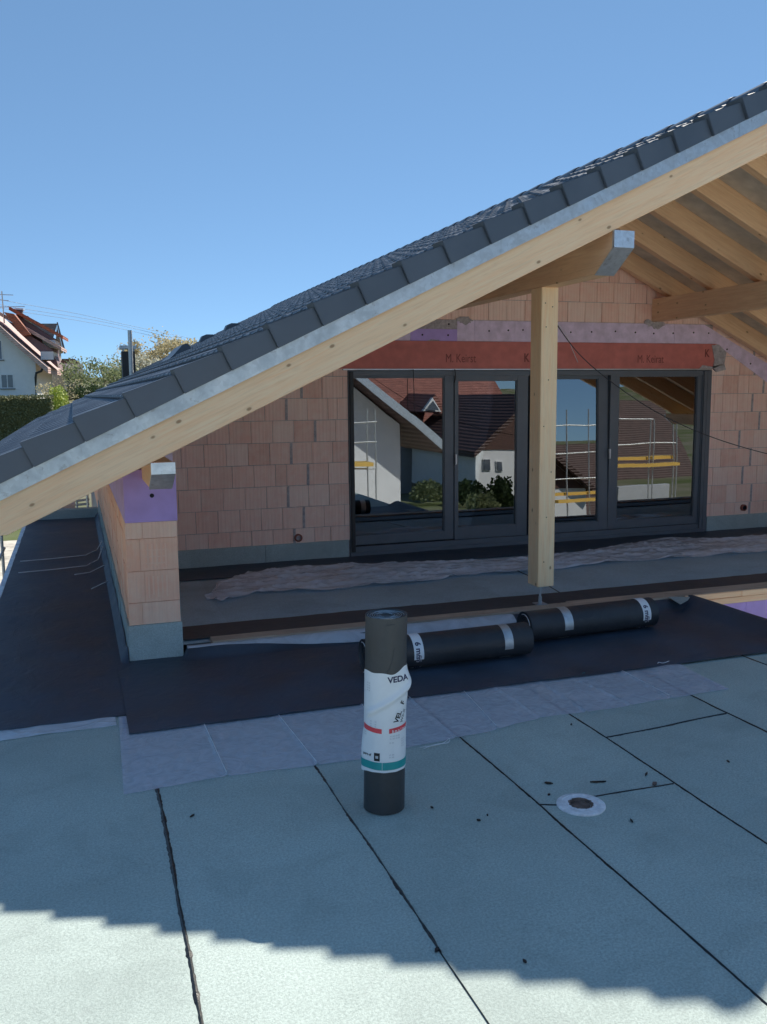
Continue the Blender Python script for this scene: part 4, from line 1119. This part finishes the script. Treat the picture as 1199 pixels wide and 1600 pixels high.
# red tiled field above
mb=MB(); P=[at(u,v,D-.2) for u,v in ((4,486),(20,489),(47,522),(34,524))]; mb.prism([(p.x,p.z) for p in P],'y',D+.4,D+3); B(mb,'roof_field','roof_red')
a=at(20,497,D+3); b=at(29,484,D+3); mb=MB(); mb.box(a.x,b.x,D+3,D+3.6,a.z-1,b.z); chm=B(mb,'chimney','roof_grey')
mb=MB(); mb.box(a.x-.1,b.x+.1,D+2.9,D+3.7,b.z,b.z+.12); B(mb,'chimney_cap','galv',chm)
mb=MB(); P=[at(u,v,D-.6) for u,v in ((69,573),(66,580),(58,583),(57,590),(58,640))]; mb.tube(P,.09,8); B(mb,'downpipe','black')
# antenna on the house
an=empty('antenna',at(7,500,D+1),'thin roof antenna with long cross bars at the far left edge','antenna')
mb=MB(); p=at(7,505,D+1); q=at(3,455,D+1); mb.tube([p,q],.05,6); mb.build('mast','tube',an)
for (u0,v0,u1,v1) in ((-8,460,21,461),(-6,468,14,470),(-10,480,39,479)):
    mb=MB(); mb.tube([at(u0,v0,D+1),at(u1,v1,D+1)],.028,5); mb.build('cross_bar','tube',an)
# --- grey roofed house behind
D2=92.
g=at(98,640,D2); zt=at(92,545,D2).z; zq=at(89,507,D2)
gt=empty('apartment_house',(g.x,D2,g.z),'taller beige house with grey roof right behind the white house','house')
a=at(46,507,D2); b=at(89,507,D2); c=at(100,545,D2); d_=at(84,560,D2)
mb=MB(); mb.box(at(55,600,D2).x,at(97,600,D2).x,D2,D2+9,g.z-2,at(90,543,D2).z); w_=mb.build('wall','render_beige',gt)
mb=MB(); mb.prism([(at(86,548,D2).x,at(0,548,D2).z),(b.x,b.z-.1),(at(98,545,D2).x,at(98,545,D2).z)],'y',D2,D2+9); mb.build('gable','render_beige',gt)
mb=MB(); P=[at(u,v,D2) for u,v in ((48,507),(90,507),(80,542),(60,535))]; 
mb.prism([(p.x,p.z) for p in P],'y',D2-1.2,D2-.8); mb.build('roof','roof_grey',gt)
mb=MB(); P=[at(u,v,D2) for u,v in ((89,505),(91,505),(102,546),(99,546))]; mb.prism([(p.x,p.z) for p in P],'y',D2-1.3,D2+9); mb.build('roof','roof_grey',gt)
mb=MB(); P=[at(u,v,D2-1) for u,v in ((30,500),(44,494),(54,503),(52,506),(44,500))]; mb.prism([(p.x,p.z) for p in P],'y',D2-1.5,D2+2); mb.build('dormer_roof','roof_grey',gt)
for (u0,v0,u1,v1) in ((64,530,80,541),(66,553,82,560),(86,556,92,566),(64,563,74,572)):
    p=at(u0,v1,D2-.1); q=at(u1,v0,D2-.1); mb=MB(); mb.box(p.x,q.x,D2-.25,D2-.05,p.z,q.z); f=mb.build('window','render_white',gt)
    mb=MB(); mb.box(p.x+.12,q.x-.12,D2-.28,D2-.24,p.z+.12,q.z-.12); mb.build('pane','window_glass',f)
# --- balcony house
D3=88.
bt=empty('balcony_house',(at(110,610,D3).x,D3,at(110,610,D3).z),'low house with brown roof and white balcony between grey roofed house and tree','house')
def pb(n,m_,u0,v0,u1,v1,y0,y1,par=None):
    p=at(u0,v1,D3); q=at(u1,v0,D3); mb=MB(); mb.box(p.x,q.x,y0,y1,p.z,q.z); return mb.build(n,m_,par or bt)
pb('wall','render_beige',97,566,126,618,D3+.5,D3+7)
mb=MB(); P=[at(u,v,D3) for u,v in ((94,569),(97,561),(117,561),(129,572),(127,573))]; mb.prism([(p.x,p.z) for p in P],'y',D3-.6,D3+7.5); mb.build('roof','roof_brown',bt)
bal=pb('balcony','render_white',101,569.5,129,584,D3-2.2,D3-2.0)
pb('balcony_floor','render_white',101,584,129,586,D3-2.2,D3+.5,bal)
for u in (103,121,129): pb('column','render_white',u-.7,586,u+.7,618,D3-2.15,D3-1.95)
for u in (106,113): pb('window','window_glass',u-2,590,u+3,604,D3+.38,D3+.48)
# --- vegetation
y=62; p=at(86,640,y); bush('yellow_bush',at(62,640,y).x,at(114,640,y).x,y-1.2,y+1.8,terr(p.x,y)-.2,at(80,596,y).z,'leaf_yellow','bright yellow green bush in front of the white house','bush',5200,.17,3)
y=56; bush('hedge',at(-60,640,y).x,at(84,640,y).x,y,y+1.4,at(0,740,y).z,at(0,619,y).z,'leaf_hedge','long clipped dark hedge with lit top below the white house','hedge',9000,.14,4,False)
y=70
def tr(u,vb,vt,Y,r,leaf,label,seed,**k):
    b=at(u,vb,Y); tp=at(u,vt,Y); z=terr(b.x,Y); tree('tree',(b.x,Y,z),tp.z-z,r,leaf,label,seed=seed,**k)
tr(155,640,543,74,3.0,'leaf_spring','sparse greenish spring tree left of the dark chimney',3,n=2600,size=.20,dens=.7,group='trees beyond the roof')
tr(180,640,556,80,2.8,'leaf_spring','small dense green tree directly left of the dark chimney',5,n=2600,size=.20,group='trees beyond the roof')
tr(222,640,540,82,3.2,'leaf_blossom','white blossoming tree directly right of the dark chimney',8,n=2800,size=.22,group='trees beyond the roof')
tr(256,640,512,86,3.4,'leaf_gold','golden budding tree, tallest one, above the roof hood',12,n=5200,size=.22,group='trees beyond the roof')
tr(294,640,513,90,3.2,'leaf_gold','golden budding tree, rightmost one, behind the roof vents',14,n=3600,size=.22,group='trees beyond the roof')
tr(131,640,590,66,1.6,'leaf_dark','dark low tree below the balcony house',17,n=1500,size=.16,group='trees beyond the roof')
tr(98,640,580,66,1.8,'leaf_gold','bare brownish shrub between yellow bush and balcony house',19,n=500,size=.12,sub=4,group='trees beyond the roof')
# small house behind the blossoming tree
p=at(238,556,95); hb,Bb,_,_,_=house_box('brown_roof_house','small house with brown gable roof half hidden behind the blossoming tree',(p.x+4,95),8,8,terr(p.x,95),p.z-2.2,p.z+.3,'render_beige','roof_brown',0,.4)
# overhead cables
for k,(v0,v1,v2) in enumerate(((478,515,548),(470,512,541),(483,520,552))):
    P=[at(-40,v0-14,78),at(10,v0,80),at(120,(v0+v1)/2-1,88),at(200,v1-4,96),at(300,v2-12,104)]
    cable(P,.013,['lowest faint overhead cable crossing the sky behind the antenna','highest faint overhead cable crossing the sky behind the antenna','middle faint overhead cable crossing the sky behind the antenna'][[2,1,0][k]],name='overhead_cable',n=5)
# --- scaffold along the left edge and yard below
def scaffold(name,label,tubes,boards=(),r=.024,extra=()):
    t=empty(name,tubes[0][0],label,'scaffold')
    for P in tubes:
        mb=MB(); mb.tube(P,r,8); mb.build('tube','tube',t,smooth=True,sharp=50)
    for (x0,x1,y0,y1,z0,z1) in boards:
        mb=MB(); mb.beam((x0,(y0+y1)/2,(z0+z1)/2),(x1,(y0+y1)/2,(z0+z1)/2),abs(y1-y0),z1-z0); mb.build('plank','yellow_board',t)
    return t
T_=[]
for yy in (8.3,10.6,12.9,15.2):
    T_.append([(-1.18,yy,-3.1),(-1.18,yy,.98)]); 
for yy in (8.9,11.3,13.7): T_.append([(-1.75,yy,-3.1),(-1.75,yy,.9)])
T_+= [[(-1.18,6.2,.55),(-1.18,15.6,.55)],[(-1.18,6.2,-.45),(-1.18,15.6,-.45)],[(-1.75,6.2,-.5),(-1.75,15.6,-.5)]]
for yy in (8.3,10.6,12.9): T_.append([(-1.1,yy,-.5),(-1.85,yy,-.5)])
sc=scaffold('scaffold','steel tube scaffold standing left of the black side roof',T_)
for yy in (8.3,10.6,12.9):
    mb=MB(); mb.tube([(-1.18,yy,.50),(-1.18,yy,.60)],.034,8); mb.build('coupler','yellow_board',sc)
# things beyond the side roof end
p=at(100,797,22.); mb=MB(); mb.prism([(at(60,812,22).x,at(0,812,22).z),(at(118,812,22).x,at(0,812,22).z),(at(118,794,22).x,at(0,794,22).z),(at(104,790,22).x,at(0,790,22).z),(at(60,806,22).x,at(0,806,22).z)],'y',22,26)
tag(mb.build('annex_roof','roof_pink'),'low pinkish roof just beyond the end of the black side roof','roof')
T2=[[(at(120,820,19).x,19,-3),(at(120,780,19).x,19,at(120,778,19).z)],[(at(137,820,18).x,18,-3),(at(137,780,18).x,18,at(137,770,18).z)],[at(118,783,19),at(140,780,19)],[at(118,789,19),at(140,787,19)]]
scaffold('scaffold','short bit of steel scaffold rail at the far end of the side roof',T2)
for i,(x,y_,r) in enumerate(((-2.9,17,.8),(-2.4,21,.9),(-4.0,14.5,.8))):
    mb=MB(); rg_=random.Random(i)
    for k in range(60):
        a=rg_.uniform(0,2*PI); q=r*rg_.random()**.5; s=rg_.uniform(.08,.24); mb.box(x+q*math.cos(a)-s,x+q*math.cos(a)+s,y_+q*math.sin(a)-s,y_+q*math.sin(a)+s,-3.05,-2.9+.5*(1-q/r)*rg_.random())
    tag(mb.build('rubble_heap','rubble'),['pale rubble heap beside the scaffold foot','pale rubble heap farthest down the yard','pale rubble heap nearest the house, left of the scaffold'][i],'rubble',kind='stuff')
# --- the world behind the viewer, seen in the door panes
def mv(u,v,Yv): p=at(u,v,Yv); return Vector((p.x,20-Yv,p.z))
mb=MB(); mb.box(-30,60,-12,5,-3.3,-2.93); mb.box(-9,-.9,5.0,33,-3.3,-2.93)

tag(mb.build('yard','rubble',origin=(5,-5,-3)),kind='structure')
Yv=26
e=mv(697,694,Yv); u_=mv(520,549,Yv); sl2=(u_.z-e.z)/(e.x-u_.x)
wc=mv(641,794,Yv)
t=empty('neighbour_house',(wc.x,-6.8,-3),'white rendered gable house behind the viewer, mirrored in the leftmost pane','house')
mb=MB(); xw=wc.x; xr_=xw-5.2; zt_=e.z+sl2*(e.x-xw)-.35
mb.prism([(xw,-3.2),(xw,zt_),(xr_,zt_+sl2*5.2),(xr_-5.2,zt_),(xr_-5.2,-3.2)],'y',-6.8,-16); mb.build('wall','render_white',t)
for sg in (1,-1):
    hw=e.x-xr_; z_r=e.z+sl2*hw; mb=MB(); mb.prism([(xr_,z_r-.28),(xr_+sg*hw,e.z-.28),(xr_+sg*hw,e.z),(xr_,z_r)],'y',-5.9,-16.5); mb.build('roof','roof_brown',t)
    mb=MB(); mb.prism([(xr_,z_r-.26),(xr_+sg*hw,e.z-.26),(xr_+sg*hw,e.z+.05),(xr_,z_r+.05)],'y',-5.86,-5.89); mb.build('verge_board','galv_cap',t)
T3=[]
for u in (575,588): p=mv(u,640,24.6); T3.append([(p.x,p.y,-3.1),(p.x,p.y,p.z)])
for v in (661,693,733): a=mv(545,v,24.6); b=mv(591,v,24.6); T3.append([(a.x,a.y,a.z),(b.x,b.y,a.z)])
a=mv(547,723,24.6); b=mv(580,723,24.6)
scaffold('scaffold','steel scaffold with one yellow plank mirrored in the leftmost pane',T3,[(a.x,b.x,a.y-.3,a.y+.3,a.z-.1,a.z)])
def mbox(n,m_,par,u0,v0,u1,v1,Yv,dy,zlow=None):
    p=mv(u0,v1,Yv); q=mv(u1,v0,Yv); mb=MB(); mb.box(p.x,q.x,p.y-dy,p.y,zlow if zlow is not None else p.z,q.z); return mb.build(n,m_,par)
def mhouse(name,label,Yv,u0,u1,vbase,veave,vridge,wallm,roofm,wins=(),ridge_x=True):
    p=mv(u0,vbase,Yv); q=mv(u1,veave,Yv); r=mv((u0+u1)/2,vridge,Yv); t=empty(name,((p.x+q.x)/2,p.y,-3),label,'house')
    z0=min(-3.2,p.z)
    mb=MB(); mb.box(p.x,q.x,p.y-8,p.y,z0,q.z); mb.build('wall',wallm,t)
    mb=MB(); h=r.z-q.z; mb.prism([(p.y+.6,q.z-.1),(p.y-4,q.z+h),(p.y-8.6,q.z-.1)],'x',p.x-.5,q.x+.5); mb.build('roof',roofm,t)
    for (a,b,c,d) in wins:
        f=mbox('window','render_white',t,a,b,c,d,Yv,-.06); g=mbox('pane','window_glass',f,a+1,b+1,c-1,d-1,Yv,-.09)
    return t
t=mhouse('red_roof_house','house with big red roof and triangular dormer mirrored in the left panes',50,585,800,790,668,585,'render_grey','roof_rust',[(668,672,680,690),(722,672,732,692)])
p=mv(672,640,50); mb=MB(); P=[mv(u,v,47.5) for u,v in ((656,644),(678,616),(698,646))]; mb.prism([(q.x,q.z) for q in P],'y',P[0].y-4,P[0].y+.3); dd=mb.build('dormer','roof_rust',t)
mb=MB(); P=[mv(u,v,47.0) for u,v in ((662,642),(678,621),(691,643))]; mb.prism([(q.x,q.z) for q in P],'y',P[0].y-.4,P[0].y-.1); mb.build('dormer_window','render_white',dd)
mb=MB(); P=[mv(u,v,46.9) for u,v in ((667,640),(678,626),(687,641))]; mb.prism([(q.x,q.z) for q in P],'y',P[0].y-.1,P[0].y+.0); mb.build('pane','window_glass',dd)
# brown gable house
Yq=40; t=empty('brown_gable_house',mv(790,790,Yq),'white house with dark brown gable roof mirrored in the second pane','house')
P=[mv(u,v,Yq) for u,v in ((745,800),(745,704),(830,625),(915,704),(915,800))]; P[0].z=P[-1].z=-3.2
mb=MB(); mb.prism([(q.x,q.z) for q in P],'y',P[0].y-9,P[0].y); mb.build('wall','render_white',t)
for s in (0,1):
    A_=P[2]; B_=P[1] if s==0 else P[3]; dx=B_.x-A_.x; dz=B_.z-A_.z
    mb=MB(); mb.prism([(A_.x,A_.z),(B_.x+dx*.12,B_.z+dz*.12),(B_.x+dx*.12,B_.z+dz*.12+.3),(A_.x,A_.z+.3)],'y',P[0].y-9.5,P[0].y+.6); mb.build('roof','roof_brown',t)
mb=MB(); mb.prism([(P[1].x+.1,P[1].z+.05),(P[2].x,P[2].z-.05),(P[3].x-.1,P[3].z+.05)],'y',P[0].y,P[0].y+.05); mb.build('gable_cladding','brownwood',t)
for (a,b,c,d) in ((756,717,768,737),(776,720,786,737)):
    f=mbox('window','render_white',t,a,b,c,d,Yq,-.06); mbox('pane','window_glass',f,a+1.3,b+1.3,c-1.3,d-1.3,Yq,-.1)
t=mhouse('brown_roof_house','long house with dark red brown roof mirrored in the right panes',52,900,1075,800,742,626,'render_grey','roof_brown',[(975,752,990,772),(1010,752,1022,772)])
Y5=27
T4=[]
for u in (1018,1024,1056,1061): p=mv(u,655,Y5); T4.append([(p.x,p.y,-3.1),(p.x,p.y,p.z)])
for u in (890,925): p=mv(u,588,Y5); T4.append([(p.x,p.y,-3.1),(p.x,p.y,p.z)])
for v,ue in ((654,1022),(692,1058),(613,940)):
    a=mv(868,v+2,Y5); b=mv(ue,v,Y5); T4.append([(a.x,a.y,b.z),(b.x,b.y,b.z)])
a=mv(940,722,Y5); b=mv(1056,722,Y5); a0=mv(868,722,Y5)
scaffold('scaffold','steel scaffold with yellow planks mirrored in the right panes',T4,[(a0.x,b.x,a.y-.35,a.y-.05,a.z-.0,a.z+.10),(a0.x,b.x,a.y,a.y+.3,a.z-.22,a.z-.12)])
for i,(u0,u1,vt,Yv_,leaf,lb) in enumerate(((640,705,742,40,'leaf_spring','pale green bush mirrored low in the leftmost pane'),(700,765,745,38,'leaf_dark','dark hedge bush mirrored low in the second pane'),(735,775,760,33,'leaf_spring','pale green bush mirrored in front of the dark one'),(765,800,735,36,'leaf_dark','dark tall bush mirrored before the white wall'))):
    a=mv(u0,790,Yv_); b=mv(u1,vt,Yv_); bush('bush',a.x,b.x,a.y-1.5,a.y+1.5,-3.1,b.z,leaf,lb,'bush',1500,.16,20+i)
# pergola sunlit wall bits behind viewer
a=mv(966,850,33); b=mv(1048,757,33); mb=MB(); mb.box(a.x,b.x,a.y-.3,a.y,-3.1,b.z,.02); tag(mb.build('garden_wall','render_grey'),'low grey garden wall mirrored below the yellow planks','garden wall')
